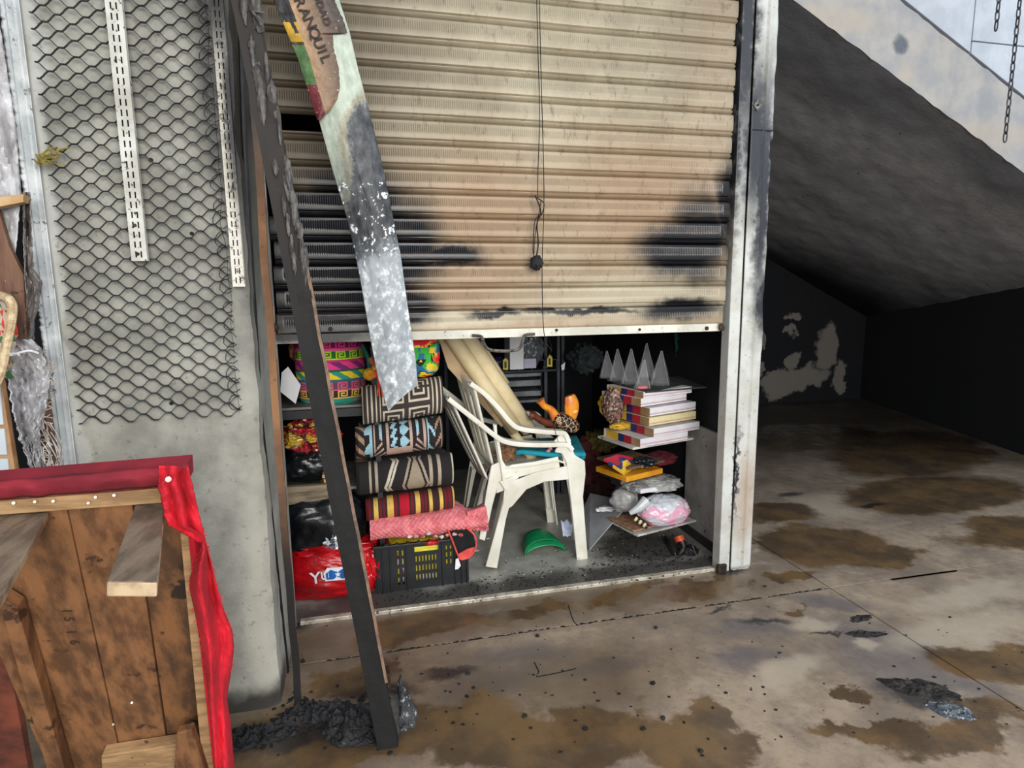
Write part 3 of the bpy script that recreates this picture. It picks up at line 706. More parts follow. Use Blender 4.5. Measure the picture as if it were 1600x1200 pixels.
# ================================================================== CHAINS
M_ch = mat('dull_chain_steel', (92, 92, 96), (60, 60, 64), 20, .5, .6)
def chain(p0, p1, n, label):
    p0, p1 = Vector(p0), Vector(p1); t = thing('hanging_chain', label, 'chain', p1, None); L = (p1-p0).length/n
    for k in range(n):
        c = p0.lerp(p1, (k+.5)/n); a = L*.62; b = L*.26
        pts = []
        for i in range(15):
            an = 2*math.pi*i/14; x, z = b*math.cos(an), a*math.sin(an)
            z = math.copysign(abs(z)**.8*a**.2, z)
            v = Vector((x, 0, z)) if k % 2 else Vector((x*.35, x*.94, z)); pts.append(c+v)
        link('link', tube(pts, L*.085, 6, cap=False), M_ch, t)
c0, c1_ = P(1570, 221, 2.8), P(1570, 221, 2.8); c1_.z += 1.0; c1_.x = c0.x; 
chain(c1_, c0, 22, 'longer steel chain hanging in front of the stair stringer, right of the other')
c0 = P(1556, 47, 2.8); c1_ = c0.copy(); c1_.z += .6
chain(c1_, c0, 13, 'shorter steel chain hanging at the top near the parapet')

# ================================================================== TABLE TURNED ON ITS SIDE (lower left)
vdir = (RT*(-320) - UP*1900 + FW*950).normalized()            # planks run down and away
hdir = (P(290, 728, 1.22)-P(0, 757, 1.25)).normalized()
tn = hdir.cross(vdir).normalized()
if tn.y > 0: tn = -tn                                           # towards the viewer
T0 = P(145, 790, 1.27)
def T(px, py, off=0):
    """point of the underside plane (raised by off) on the sight line through px, py"""
    d = ray(px, py); o = T0+tn*off; return CAM + d*((o-CAM).dot(tn)/d.dot(tn))
tb = thing('overturned_table', 'wooden table tipped on its side with underside, plank legs and red cloth cover showing', 'table', (T0.x, 1.55, 0))
M_plank = mat('stained_brown_planks', (136, 94, 60), (84, 56, 36), 5, .6, stretch=(5, 5, 1.1), specks=((64, 40, 26), .62, 12), bump=.35, bscale=30)
M_plank2 = mat('dark_stained_planks', (124, 84, 50), (70, 48, 32), 5, .6, stretch=(4, 4, 1.1), specks=((40, 28, 20), .58, 10), bump=.35, bscale=30)
M_batten = mat('pale_worn_batten', (176, 142, 102), (134, 104, 72), 7, .65, stretch=(1, 6, 6), specks=((70, 50, 36), .66, 50), bump=.4)
M_leg = mat('greyish_worn_wood', (142, 124, 106), (104, 88, 74), 8, .7, stretch=(5, 1, 1), specks=((66, 52, 42), .64, 30), bump=.5)
M_legend = mat('pale_end_grain', (178, 156, 126), (120, 100, 78), 20, .75, bump=.5)
def plank(name, q, m, t=.018, off=0, label=None):
    return link(name, slab([T(x, y, off) for x, y in q], -tn, t), m, tb, smooth=False, bevel=.002, label=label)
plank('plank', [(-90, 815), (104, 797), (187, 1180), (200, 1260), (100, 1260)], M_plank)
plank('plank', [(106, 797), (206, 788), (262, 1175), (275, 1260), (202, 1260), (189, 1180)], M_plank, off=-.002)
plank('plank', [(208, 788), (300, 780), (345, 1260), (278, 1260), (265, 1175)], M_plank2, off=-.005)
plank('top_batten', [(-90, 784), (252, 757), (254, 786), (-90, 812)], M_batten, .03, .026)
plank('side_batten', [(279, 812), (291, 810), (340, 1260), (322, 1260)], M_batten, .03, .03, label='light narrow side batten')
plank('side_board', [(-6, 930), (26, 950), (118, 1260), (90, 1262)], M_plank, .03, .035)
plank('cross_batten', [(158, 1182), (282, 1163), (284, 1200), (160, 1222)], M_batten, .03, .03)
plank('cross_batten', [(276, 1146), (300, 1140), (338, 1260), (268, 1260)], M_plank, .02, .05)
def leg(top, end, th0, th1, Y0, Y1):
    a = [P(x, y, Y0) for x, y in top]; b = [P(x, y, Y1) for x, y in end]
    dn0 = P(top[0][0], top[0][1]+th0, Y0)-a[0]; dn1 = P(end[0][0], end[0][1]+th1, Y1)-b[0]
    V = [a[0]+dn0, a[1]+dn0, b[1]+dn1, b[0]+dn1, a[0], a[1], b[1], b[0]]
    me = hexa(V); o = link('leg', me, [M_leg, M_legend], tb, smooth=False, bevel=.003)
    me.polygons[4].material_index = 1; me.polygons[3].material_index = 1
leg([(214, 782), (258, 788)], [(166, 909), (246, 910)], 12, 24, 1.27, .86)
leg([(-30, 806), (76, 800)], [(-150, 1010), (-38, 1000)], 14, 28, 1.27, .82)
nl = []
for px, py in ((21, 786), (54, 784), (83, 783), (149, 777), (178, 774), (138, 786), (52, 850), (206, 1098), (177, 1132)):
    off = .03 if py < 800 else .002
    if px == 52: continue
    link('nail', tube([T(px, py, off+.002), T(px, py, off-.002)], .0028, 7), M_steel, tb)
# stencilled marks on the middle plank
stn = []
for ch, px, py in (('1', 104, 955), ('5', 107, 968), ('1', 111, 988), ('6', 116, 1004)):
    c = T(px, py, .002); xd = T(px+4, py+14, .002)-c; yd = T(px+14, py-3, .002)-c
    link('stencil_digit', glyph(ch, c, .026, xd, yd, .0003), mat('faded_stencil', (62, 40, 26), (54, 34, 24)), tb, smooth=False)
# red cloth: top band, corner fold and hanging side
cl = {}
M_red = mat('red_cloth', (214, 22, 46), (172, 12, 34), 7, .8, bump=.5, bscale=300, bd=.001)
M_redd = mat('faded_crimson_cloth', (140, 28, 44), (110, 18, 34), 6, .85, bump=.5, bscale=300, bd=.001, specks=((190, 150, 150), .72, 60))
def band_top(u, v):
    x = -90+u*385; yt = 760-u*34+1.5*noise.noise(Vector((u*9, 0, 0))); yb = 787-u*31+3*noise.noise(Vector((u*14, 4, 0)))
    k = .03+.012*math.sin(v*math.pi)+.004*noise.noise(Vector((u*12, v*3, 0)))
    p = T(x, yt*(1-v)+yb*v, k)
    return p
o = link('cloth_top_band', grid(band_top, 80, 8), M_redd, tb, label='faded crimson cloth nailed along the top edge'); solid(o, .002)
link('table_top_edge', slab([T(-90, 766, .026), T(288, 734, .026), T(290, 760, .026), T(-90, 790, .026)], -tn, .05), M_redd, tb, smooth=False)
OUT = [(728, 292), (745, 295), (790, 306), (860, 325), (920, 340), (960, 352), (985, 362), (1010, 365), (1040, 362), (1070, 357), (1090, 354), (1130, 360), (1200, 366), (1270, 370)]
INN = [(728, 248), (757, 249), (770, 256), (800, 264), (822, 268), (826, 280), (832, 300), (842, 316), (860, 314), (880, 304), (905, 297), (920, 297), (960, 306), (1050, 322), (1150, 332), (1270, 342)]
def cside(u, v):
    y = 728+v*542; a, b = interp(INN, y), interp(OUT, y)
    fold = .035*math.sin(u*math.pi*1.3+.3)+.018*math.sin(u*9+y*.012)+.010*fbm(Vector((u*3, y*.02, 1)))
    return T(a*(1-u)+b*u+.8*noise.noise(Vector((0, y*.7, u*3))), y, .055+fold)
o = link('cloth_side', grid(cside, 26, 160), M_red, tb, label='bright red cloth hanging loose down the right side'); solid(o, .0025)
def flap(u, v):
    y = 800+v*120; a = interp(INN, y)-2; b = interp([(800, 268), (822, 300), (850, 330), (900, 330), (920, 320)], y)
    return T(a*(1-u)+b*u, y, .045-.03*u+.01*math.sin(v*5))
# shaded inner fold behind the loose edge
o = link('cloth_fold', grid(lambda u, v: T(286+v*46+u*26, 830+v*430, .012+.02*math.sin(u*3)), 8, 60), M_red, tb); solid(o, .002)
ca, cb_, cc, cd = (247, 757), (294, 729), (322, 852), (262, 820)
def tuck(u, v):
    x = (ca[0]*(1-u)+cb_[0]*u)*(1-v)+(cd[0]*(1-u)+cc[0]*u)*v+(2.5*noise.noise(Vector((0, v*6, u))) if u < .1 else 0); y = (ca[1]*(1-u)+cb_[1]*u)*(1-v)+(cd[1]*(1-u)+cc[1]*u)*v+(3*noise.noise(Vector((u*7, 0, 1))) if v > .9 else 0)
    return T(x, y, .088+.012*math.sin(u*7+v*2)+.014*fbm(Vector((u*2.4, v*2.4, 3)))-.02*u)
o = link('cloth_corner_tuck', grid(tuck, 30, 30), M_red, tb); solid(o, .003)
link('tack', tube([T(263, 749, .112), T(263, 749, .10)], .005, 8), M_steel, tb)
# frayed threads along the loose hem
th = []
for k in range(110):
    y = random.uniform(815, 1050); inner = random.random() < .5
    x = interp(INN if inner else OUT, y); c = T(x, y, .075)
    th.append(tube([c, c+Vector((random.uniform(-.008, .002) if inner else random.uniform(0, .007), -.002, random.uniform(-.005, .004)))], .0006, 3))
link('frayed_threads', join(th), M_red, tb, kind='stuff')
# rusty red panel behind the table at the far lower left
single('rusty_panel', slab([T(-60, 900, -.06), T(0, 955, -.06), T(55, 1260, -.06), T(-60, 1260, -.06)], -tn, .02), mat('rusty_red_paint', (128, 66, 48), (78, 42, 34), 9, .6, specks=((190, 170, 160), .7, 25)), 'rust red board standing behind the overturned table at the far left', 'board', smooth=False)

# ================================================================== LEFT STALL
YL = 1.95
def cloth_px(L, R, y0, y1, Y, amp=.02, nu=24, nv=70, seed=0, wav=1.5):
    def f(u, v):
        y = y0+v*(y1-y0); a, b = interp(L, y), interp(R, y)
        a += wav*fbm(Vector((0, y*.11, seed))); b += wav*fbm(Vector((5, y*.13, seed)))
        k = amp*fbm(Vector((u*2.5+seed, v*5, 0)), 5)*2+amp*.8*math.sin(u*8+v*3)+amp*(.5-abs(noise.noise(Vector((u*6, v*7, seed)))))*1.4
        return P(a*(1-u)+b*u, y, Y-k)
    return grid(f, nu, nv)
M_foil = mat('crinkled_whitish_plastic', (206, 206, 210), (170, 168, 170), 12, .35, bump=.6, bscale=45, coat=.3, bd=.01)
M_wood3 = mat('brown_weathered_board', (122, 88, 68), (92, 62, 48), 6, .7, stretch=(5, 5, 1), specks=((54, 36, 28), .64, 30), bump=.4)
M_bwood = mat('light_bare_batten', (206, 172, 128), (176, 140, 98), 8, .7, bump=.3)
o = single('plastic_sheet', cloth_px([(40, -120), (380, -60), (470, -40)], [(-20, -30), (50, 2), (130, 14), (200, 25), (300, 33), (400, 24), (440, 38)], -20, 440, 1.98, .018, 26, 90, 3), M_foil, 'large white plastic sheet hanging at the upper left beside the dark gap', 'plastic sheet'); solid(o, .002)
single('weathered_board', slab([P(-80, 290, 1.93), P(-6, 318, 1.93), P(14, 385, 1.93), P(36, 430, 1.93), P(42, 530, 1.93), P(12, 533, 1.93), P(-20, 400, 1.93)], (0, 1, 0), .02), M_wood3, 'dark brown weathered board leaning under the white plastic sheet', 'board', smooth=False, bevel=.003)
single('wooden_batten', slab([P(-90, 318, 1.90), P(36, 303, 1.90), P(36, 316, 1.90), P(-90, 340, 1.90)], (0, 1, 0), .03), M_bwood, 'light wooden batten crossing the white plastic sheet', 'batten', smooth=False, bevel=.002)
o = single('frayed_sheet', cloth_px([(300, 36), (350, 36), (420, 38), (480, 42), (530, 36)], [(300, 47), (360, 49), (420, 52), (440, 66), (480, 60), (500, 54), (545, 52)], 300, 545, 1.94, .012, 14, 60, 8, 2), mat('smoky_plastic', (140, 132, 128), (84, 78, 76), 10, .4, bump=.6, coat=.3), 'narrow smoke-greyed strip of torn plastic hanging down the dark gap', 'plastic strip'); solid(o, .002)
o = single('melted_tarp', cloth_px([(530, -30), (548, 0), (580, 10), (640, 20), (690, 32), (720, 44), (752, 50)], [(530, 50), (548, 66), (590, 78), (640, 72), (680, 62), (700, 64), (752, 78)], 530, 752, 1.90, .03, 34, 80, 5, 4), M_foil, 'crumpled shrivelled piece of whitish plastic above the red covered table', 'plastic sheet'); solid(o, .002)
fr = []
for k in range(60):
    y = random.uniform(545, 740); x = interp([(545, 66), (590, 78), (640, 72), (680, 64), (740, 78)], y)
    p = P(x-3, y, 1.885); L = random.uniform(.01, .03)
    fr.append(tube([p, p+Vector((L*.6, -.004, random.uniform(-.006, .006))), p+Vector((L, -.004, random.uniform(-.02, .012)))], .0011, 4))
for k in range(14):
    x = random.uniform(46, 84); p = P(x, random.uniform(640, 700), 1.88); fr.append(tube(spline([p, p+Vector((random.uniform(0, .02), 0, -.05)), p+Vector((random.uniform(-.01, .02), 0, -.10)), p+Vector((random.uniform(-.01, .02), 0, -.15))], 4), .0014, 4))
single('frayed_fibres', join(fr), mat('pale_fibres', (200, 196, 190), (150, 140, 132), 30, .5), 'loose frayed fibres curling off the crumpled plastic', 'fibres', kind='stuff')
single('brown_post', box(P(62, 700, 1.92).x, P(78, 700, 1.92).x, 1.93, 1.96, .0, 1.18), M_wood3, 'brown wooden post stump behind the curled fibres', 'post', smooth=False, bevel=.003)
# wicker basket rim
bk = thing('wicker_basket', 'wicker basket edge with colourful scraps at the far left', 'basket', P(-30, 600, 1.80))
cpts = spline([P(-40, 455, 1.85), P(0, 462, 1.82), P(16, 470, 1.80), P(19, 490, 1.80), P(10, 540, 1.80), P(-2, 590, 1.80), P(-30, 640, 1.80)], 6)
link('rim', tube(cpts, .011, 8), mat('wicker', (212, 192, 156), (166, 140, 104), 60, .8, bump=.8, bscale=120), bk)
def bcol(p):
    n = noise.noise(p*60); return (lin(196), lin(60), lin(50), 1) if n > .2 else (lin(60), lin(110), lin(70), 1) if n < -.2 else (lin(190), lin(170), lin(150), 1)
link('scraps', blob(P(-14, 525, 1.86), (.055, .03, .11), .3, 3, 1, 4, colfn=bcol), attrmat('mottled_scraps', .8), bk)
tw = [tube(spline([P(-10, 560, 1.83), P(20, 554, 1.80), P(45, 548, 1.80), P(60, 552, 1.81)]), .004, 5), tube(spline([P(-10, 555, 1.83), P(24, 552, 1.79), P(30, 556, 1.79)]), .003, 5)]
single('twisted_strap', join(tw), M_foil, 'thin twisted white strap tied across above the crumpled plastic', 'strap')
# light tiles in a wooden frame
tp = thing('tiled_panel', 'wooden framed panel of light grey tiles at the left edge behind the table', 'panel', P(-20, 750, 1.86))
link('frame', slab([P(-90, 560, 1.86), P(0, 585, 1.86), P(26, 750, 1.86), P(28, 790, 1.86), P(-90, 790, 1.86)], (0, 1, 0), .02), mat('tan_frame_wood', (182, 140, 98), (150, 112, 76), 8, .7), tp, smooth=False)
for y0, y1 in ((600, 664), (670, 711), (717, 752)):
    xr = lambda y: -2+(y-600)*.115
    link('tile', slab([P(-90, y0, 1.852), P(xr(y0), y0, 1.852), P(xr(y1), y1, 1.852), P(-90, y1, 1.852)], (0, 1, 0), .008), mat('light_grey_tile', (196, 206, 212), (178, 190, 198), 3, .3, bump=.05), tp, smooth=False, bevel=.0015)

# ================================================================== ASH AND DEBRIS ON THE FLOOR
M_ash = soot_mat('ash_and_char', (40, 40, 43), (22, 23, 26), None, rough=.75, fine=((104, 106, 112), 60, .62, .65), bump=1.0, bscale=70)
def heap(name, c, rx, ry, h, label, seed, n=60, m=None):
    m = m or M_ash
    def f(u, v):
        a = u*2*math.pi; r = v; k = 1+.35*fbm(Vector((math.cos(a)*1.5, math.sin(a)*1.5, seed)))
        x = c[0]+rx*r*k*math.cos(a); y = c[1]+ry*r*k*math.sin(a)
        z = h*(1-r**1.6)*(.7+.9*fbm(Vector((x*14, y*14, seed)), 5))+.022*fbm(Vector((x*55, y*55, seed)), 5)+.006*noise.noise(Vector((x*220, y*220, seed)))
        return (x, y, max(.0005, z) if r < .98 else .0003)
    return single(name, grid(f, n, int(n*.6)), m, label, 'ash', kind='stuff')
p = F(560, 1132); heap('ash_heap', p, .12, .09, .05, 'dark ash heap between the foot of the burnt beam and the strip foot', 3, 90)
p = F(632, 1122); heap('ash_clump', p, .035, .075, .12, 'pale grey crusted ash clump against the right side of the burnt beam foot', 9, 60, soot_mat('pale_crusted_ash', (78, 80, 82), (34, 35, 37), None, rough=.8, fine=((190, 192, 194), 50, .56, .7), bump=1, bscale=80))
p = F(490, 1115); heap('ash_drift', p, .14, .05, .03, 'low drift of black char at the foot of the brown wood strip', 5, 80)
p = F(400, 1150); heap('char_drift', p, .13, .05, .025, 'scattered black char drift along the base of the grey pier', 8, 80)
def chips(name, label, n, fn, s0, s1, m):
    ms = []
    for k in range(n):
        p = fn(); s = random.uniform(s0, s1)
        if p is None: continue
        ms.append(blob((p.x, p.y, p.z+s*.25), (s*random.uniform(.8, 1.8), s*random.uniform(.6, 1.3), s*random.uniform(.3, .6)), .5, 3, k, 1))
    return single(name, join(ms), m, label, 'debris', kind='stuff', smooth=False)
def rp(cx, cy, sx, sy, z=0): return lambda: F(random.gauss(cx, sx), random.gauss(cy, sy), z)
chips('char_crumbs', 'small black char crumbs strewn around the ash at the foot of the beam', 170, rp(500, 1120, 70, 25), .002, .010, M_soot)
def crumbs():
    return F(random.uniform(470, 1600), random.triangular(940, 1200, 1080))
chips('charcoal_crumbs', 'tiny black charcoal crumbs scattered over the wet floor', 150, crumbs, .0018, .0055, M_soot)
chips('shop_floor_dust', 'black ash crumbs and flakes over the front of the shop floor', 420, lambda: Vector((random.uniform(-.1, 1.62), 2.6+abs(random.gauss(0, .13)), .012)), .0015, .005, M_soot)
chips('shop_floor_ash', 'thick black crumbs under the right hand shelves of the shop', 380, lambda: Vector((random.gauss(1.4, .18), random.gauss(2.85, .16), .012)), .002, .007, M_soot)
chips('pale_flecks', 'pale paper and plaster flecks over the shop floor', 90, lambda: Vector((random.uniform(.4, 1.6), random.uniform(2.65, 3.1), .013)), .001, .004, M_paintwhite)
LUMP = ['largest charcoal lump, right of the burnt beam midway to the slab crack', 'charcoal lump near the image centre bottom, right of the pale stain', 'charcoal lump straight below the slab crack, nearest the beam', 'charcoal lump in the lower brown wet stain, left of a pair', 'right hand charcoal lump of the close pair in the lower stain', 'upper charcoal lump of the close pair in the lower stain', 'charcoal lump lowest in the frame, on the right half of the wet stain', 'charcoal lump close to the leaning wood strip above the ash', 'charcoal lump just below the floor joint in front of the crate', 'charcoal lump just below the floor joint, right of the short crack']
for i, (px, py) in enumerate(((731, 1054), (1020, 1069), (820, 1120), (915, 1140), (1005, 1140), (1036, 1124), (1095, 1175), (473, 1035), (840, 995), (1025, 982))):
    p = F(px, py)
    o = single('charcoal_lump', blob((p.x, p.y, .005), (.009, .007, .006), .5, 3, i, 2), M_soot, LUMP[i], 'charcoal', 'charcoal lumps on the concrete')
# melted glossy residue on the right
N = Nodes('glossy_melted_residue')
N.set(N.mix(N.ramp(N.noise(30, 6), .45, .6), RGB(34, 31, 31), RGB(70, 62, 58)), .18); N.bump(N.noise(90, 6, .7), 1, .01); M_melt = N.m
def residue(px, py, rx, ry, rot, label, seed):
    c = F(px, py); ms = []
    def f(u, v):
        a = u*2*math.pi; k = 1+.35*fbm(Vector((math.cos(a), math.sin(a), seed)))
        lx, ly = rx*v*k*math.cos(a), ry*v*k*math.sin(a)
        x = c.x+lx*math.cos(rot)-ly*math.sin(rot); y = c.y+lx*math.sin(rot)+ly*math.cos(rot)
        return (x, y, .0004+(.011*(1-v**3)*max(0, .45+fbm(Vector((x*45, y*45, seed)), 4)) if v < 1 else 0))
    single('melted_residue', grid(f, 70, 30), M_melt, label, 'residue')
residue(1345, 966, .06, .024, .1, 'small glossy dark melted plastic blob just left of the slab joint', 1)
residue(1352, 991, .085, .026, -.3, 'elongated glossy melted plastic blob below the smaller one at the joint', 2)
residue(1436, 1076, .125, .06, -.6, 'largest glossy black melted residue on the floor at lower right', 3)
residue(1485, 1110, .07, .045, -.8, 'whitish crusted melted residue touching the largest black one', 4)
bpy.data.objects['melted_residue.003'].data.materials[0] = soot_mat('whitish_crust', (96, 104, 112), (50, 54, 60), None, rough=.25, fine=((214, 222, 230), 60, .55, .8), bump=1, bscale=90)
single('burnt_stick', join([bar(F(1395, 906)+Vector((0, 0, .004)), F(1492, 893)+Vector((0, 0, .004)), .02, .012, 12, .006)]), M_soot, 'flat blackened strip lying along the floor joint at right', 'stick', smooth=False)
o = bpy.data.objects['burnt_stick']

# ================================================================== INSIDE THE SHOP: left shelf unit
M_dshelf = mat('dark_steel_shelf', (46, 47, 50), (26, 27, 30), 6, .5, .3)
M_lshelf = mat('grey_steel_shelf', (120, 120, 116), (92, 92, 90), 8, .5, .2)
su = thing('shelf_unit', 'dark steel shelf unit standing just inside the left jamb', 'shelf', (-.15, 3.0, .012))
zs1 = P(520, 634, 2.80).z
link('shelf_board', box(-.55, .035, 2.80, 3.25, zs1-.012, zs1), M_lshelf, su, smooth=False, bevel=.002)
link('shelf_front', box(-.55, .035, 2.785, 2.80, zs1-.05, zs1-.013), M_dshelf, su, smooth=False)
zs2 = P(480, 768, 2.78).z
link('shelf_board', box(-.55, .03, 2.80, 3.25, zs2-.014, zs2), M_lshelf, su, smooth=False, bevel=.002)
for x, y in ((.03, 2.80), (.03, 3.24), (-.56, 2.80), (-.56, 3.24)): link('upright', box(x-.012, x+.012, y-.012, y+.012, .012, 1.6), M_dshelf, su, smooth=False)
# greyish worn board and bundle on second shelf
single('worn_board', slab([P(446, 790, 2.79), P(446, 762, 2.79), P(520, 757, 2.79), P(540, 768, 2.79), P(540, 776, 2.79)], (0, 1, 0), .03), mat('beige_worn_board', (150, 134, 110), (104, 92, 76), 8, .8, stretch=(1, 4, 6)), 'beige worn board between the black bags at left', 'board', smooth=False)
for i in range(4):
    p = P(514, 744+i*7, 2.80); single('folded_card', box(p.x-.03, p.x+.05, 2.80, 2.95, p.z-.008, p.z+.008, rot=.1*i), M_bwood, ['topmost', 'second', 'third', 'bottom'][i]+' of the beige folded cards stacked beside the black bag', 'card', group='beige folded cards', smooth=False, bevel=.002)

# ---- textiles made stitch by stitch
def c3(r, g, b): return (lin(r), lin(g), lin(b), 1)
TEAL, PINK, LIME, DKP, YEL, GRN, MAG, ROSE, GOLD, BRN, PUR = c3(40, 150, 130), c3(236, 60, 140), c3(190, 220, 50), c3(110, 20, 70), c3(240, 215, 40), c3(30, 110, 50), c3(225, 25, 120), c3(225, 90, 130), c3(225, 185, 90), c3(58, 34, 32), c3(120, 40, 110)
FRET = ["########", "#......#", "#.####.#", "#.#..#.#", "#.##.#.#", "#....#.#", "######.#", ".......#"]
FRET = ["######.", "#....#.", "#.##.#.", "#.#..#.", "#.####.", "#......", "######."]
FR2 = ["#######", "#.....#", "#.###.#", "#.#.#.#", "#.#.#..", "#.#.###", "..#...."]
def fret(i, j):
    """interlocking square hooks"""
    a, b = i % 10, j % 7
    pat = ["#######...", "#.....#...", "#.###.#...", "#.#...#...", "#.#####...", "#.........", "##########"]
    return pat[6-b][a] == '#'
bandsdef = [(0.00, .08, 'solid'), (.08, .20, 'f', GOLD, BRN), (.20, .32, 'f', ROSE, c3(96, 70, 90)), (.32, .36, 'line'), (.36, .47, 'z', YEL, TEAL), (.47, .50, 'g'), (.50, .61, 'z', PINK, PUR), (.61, .64, 'l2'), (.64, .76, 'f', LIME, GRN), (.76, .79, 'p'), (.79, .91, 'f', PINK, DKP), (.91, 1.0, 'solid')]
def bagcol(u, v):
    i = int(u*150)
    for b in bandsdef:
        if b[0] <= v < b[1] or b is bandsdef[-1]:
            if b[2] == 'f': return b[3] if fret(i, int((v-b[0])/(b[1]-b[0])*7)) else b[4]
            if b[2] == 'z': k = ((i+int((v-b[0])/(b[1]-b[0])*9)*(1)) % 15); return b[3] if k < 8 else b[4]
            if b[2] == 'line': return c3(60, 100, 120)
            if b[2] == 'g': return c3(50, 90, 70)
            if b[2] == 'l2': return c3(200, 50, 110)
            if b[2] == 'p': return c3(235, 110, 150)
            return TEAL if not (.3 < (i % 40)/40 < .6 and abs((v-b[0])/(b[1]-b[0])-.5) < .15) else ROSE
M_crochet = attrmat('crocheted_cotton', .9, .5, 300, 0, .15)
bc = P(518, 600, 2.95); br = .152; bz = P(520, 634, 2.83).z+.004; bh = P(518, 526, 2.83).z-bz+.01
def bag(u, v):
    a = u*2*math.pi+math.pi*.5; r = br*(1+.04*math.sin(v*3))*(.86+.14*min(1, v*7)**.5)
    return (bc.x+r*math.cos(a)*(1+.03*noise.noise(Vector((a, v*2, 0)))), bc.y+r*.8*math.sin(a), bz+v*bh)
bt_ = thing('crochet_bag', 'tall round crochet bag with pink, lime and teal fret bands on the left shelf', 'bag', (bc.x, bc.y, bz))
link('bag_body', grid(bag, 150, 100, bagcol), M_crochet, bt_)
link('bag_base', tube([(bc.x, bc.y, bz), (bc.x, bc.y, bz+.006)], br*.84, 30), mat('teal_knit', (40, 140, 124), None, 9, .9), bt_)
link('strap', tube(spline([P(566, 540, 2.86), P(575, 560, 2.83), P(580, 590, 2.82), P(588, 600, 2.80)]), .01, 6), mat('teal_knit', (40, 140, 124)), bt_)
# white card standing on the shelf
o = single('white_card', slab([P(440, 582, 2.82), P(450, 573, 2.82), P(470, 602, 2.82), P(462, 631, 2.82), P(438, 612, 2.82)], (0, 1, 0), .003), mat('plain_white_card', (222, 224, 226), (206, 208, 212), 3, .6, bump=.05), 'white card with cut corners standing on the left shelf', 'card', smooth=False)
def wcol(p):
    n = noise.noise(p*22); m2 = noise.noise(p*30+Vector((7, 3, 1)))
    return c3(196, 26, 44) if n > .12 else c3(222, 184, 62) if n < -.22 else c3(90, 26, 34) if m2 < 0 else c3(176, 90, 40)
p = P(462, 545, 3.0); single('dangling_pompom', blob((p.x, p.y, p.z), (.03, .03, .06), .3, 4, 5, 3, colfn=lambda q: c3(205, 40, 90) if noise.noise(q*50) > -.1 else c3(150, 140, 50)), attrmat('pompom_yarn', .9), 'magenta pompom hanging at the upper left of the opening', 'pompom')
# bag of coloured foil wrappers
p = P(486, 680, 2.9); single('wrapper_pack', blob((p.x, p.y, p.z), (.115, .08, .075), .25, 3, 3, 5, ridge=.35, colfn=wcol), attrmat('foil_wrappers', .25, .4, 80, .1, .5, .6), 'clear pack of red and gold wrappers on the left middle shelf', 'packet')
M_bin = mat('black_bin_bag', (26, 30, 34), (14, 16, 19), 6, .28, bump=.35, bscale=35, coat=.2, bd=.006)
p = P(480, 722, 2.92); single('black_bag', blob((p.x, p.y, p.z), (.135, .10, .085), .15, 2, 6, 5, ridge=.08, rf=3, flatbottom=zs2+.002), M_bin, 'small black plastic bag under the red and gold wrappers', 'bag')
p = P(508, 822, 2.86)
bb_ = thing('black_bag', 'big bulging black plastic bag on top of the red bag', 'bag', (p.x, p.y, p.z-.15))
link('bag_body', blob((p.x-.005, p.y, p.z), (.195, .12, .165), .12, 2, 2, 5, ridge=.07, rf=3, sq=.7), M_bin, bb_)
def ccol(q):
    n = noise.noise(q*55); return c3(225, 235, 245) if n > .12 else c3(20, 22, 26) if n > -.2 else c3(120, 130, 150)
p2 = P(532, 850, 2.735); link('crumpled_print', blob((p2.x, p2.y+.015, p2.z), (.075, .03, .05), .3, 3, 4, 4, ridge=.5, colfn=ccol), attrmat('crumpled_print', .2, .4, 60, .2, .3, .5), bb_, label='crumpled silvery printed patch')
link('white_tongue', blob((p2.x+.02, p2.y-.005, p2.z-.055), (.06, .012, .012), .3, 3, 8, 3), mat('white_red_print', (226, 220, 220), (190, 30, 40), 14, .4), bb_)
# red printed bag
M_redbag = mat('red_plastic_bag', (206, 20, 30), (156, 10, 20), 5, .32, bump=.5, bscale=22, coat=.25, bd=.01)
RL = [(862, 452), (880, 455), (930, 460), (958, 466)]; RR_ = [(862, 572), (880, 584), (910, 588), (935, 586), (958, 500)]
p = P(518, 915, 2.72)
rbag = thing('red_bag', 'red plastic bag with white and blue lettering low at the left of the opening', 'bag', (p.x, 2.76, .02))
def rb_f(u, v):
    a = (u-.5)*math.pi*1.06; w = .205*(1-.12*v**3)*(1+.04*noise.noise(Vector((0, v*5, 1))))
    x = p.x+.004+w*math.sin(a); y = 2.80-.095*math.cos(a)*(.75+.5*math.sin(v*math.pi))
    y -= .012*(.5-abs(noise.noise(Vector((u*5, v*9+u*4, 3)))))+.01*fbm(Vector((u*4, v*4, 1)))
    return (x, y, .016+(.235-.04*abs(u-.45))*v)
link('bag_body', grid(rb_f, 60, 50), M_redbag, rbag)
link('bag_top', blob((p.x+.005, 2.80, .24), (.19, .09, .03), .3, 3, 2, 4, ridge=.3), M_redbag, rbag)
link('bag_corner', blob(P(580, 885, 2.76), (.045, .04, .07), .3, 3, 9, 4, ridge=.5), M_redbag, rbag)
M_wp = mat('white_print', (240, 240, 242), (222, 226, 232), 20, .4, bump=.05); M_bp = mat('blue_print', (30, 110, 190), (20, 80, 160), 20, .4, bump=.05)
gl = []
for ch, px, py, s in (('Y', 493, 904, .075), ('U', 508, 900, .055)):
    yy = 2.672
    c = P(px, py, yy); gl.append(glyph(ch, c, s, P(px+10, py-1.5, yy-.002)-c, P(px, py-10, yy)-c, .001))
link('lettering', join(gl), M_wp, rbag, smooth=False, label='white letters YU')
c = P(528, 897, 2.672)
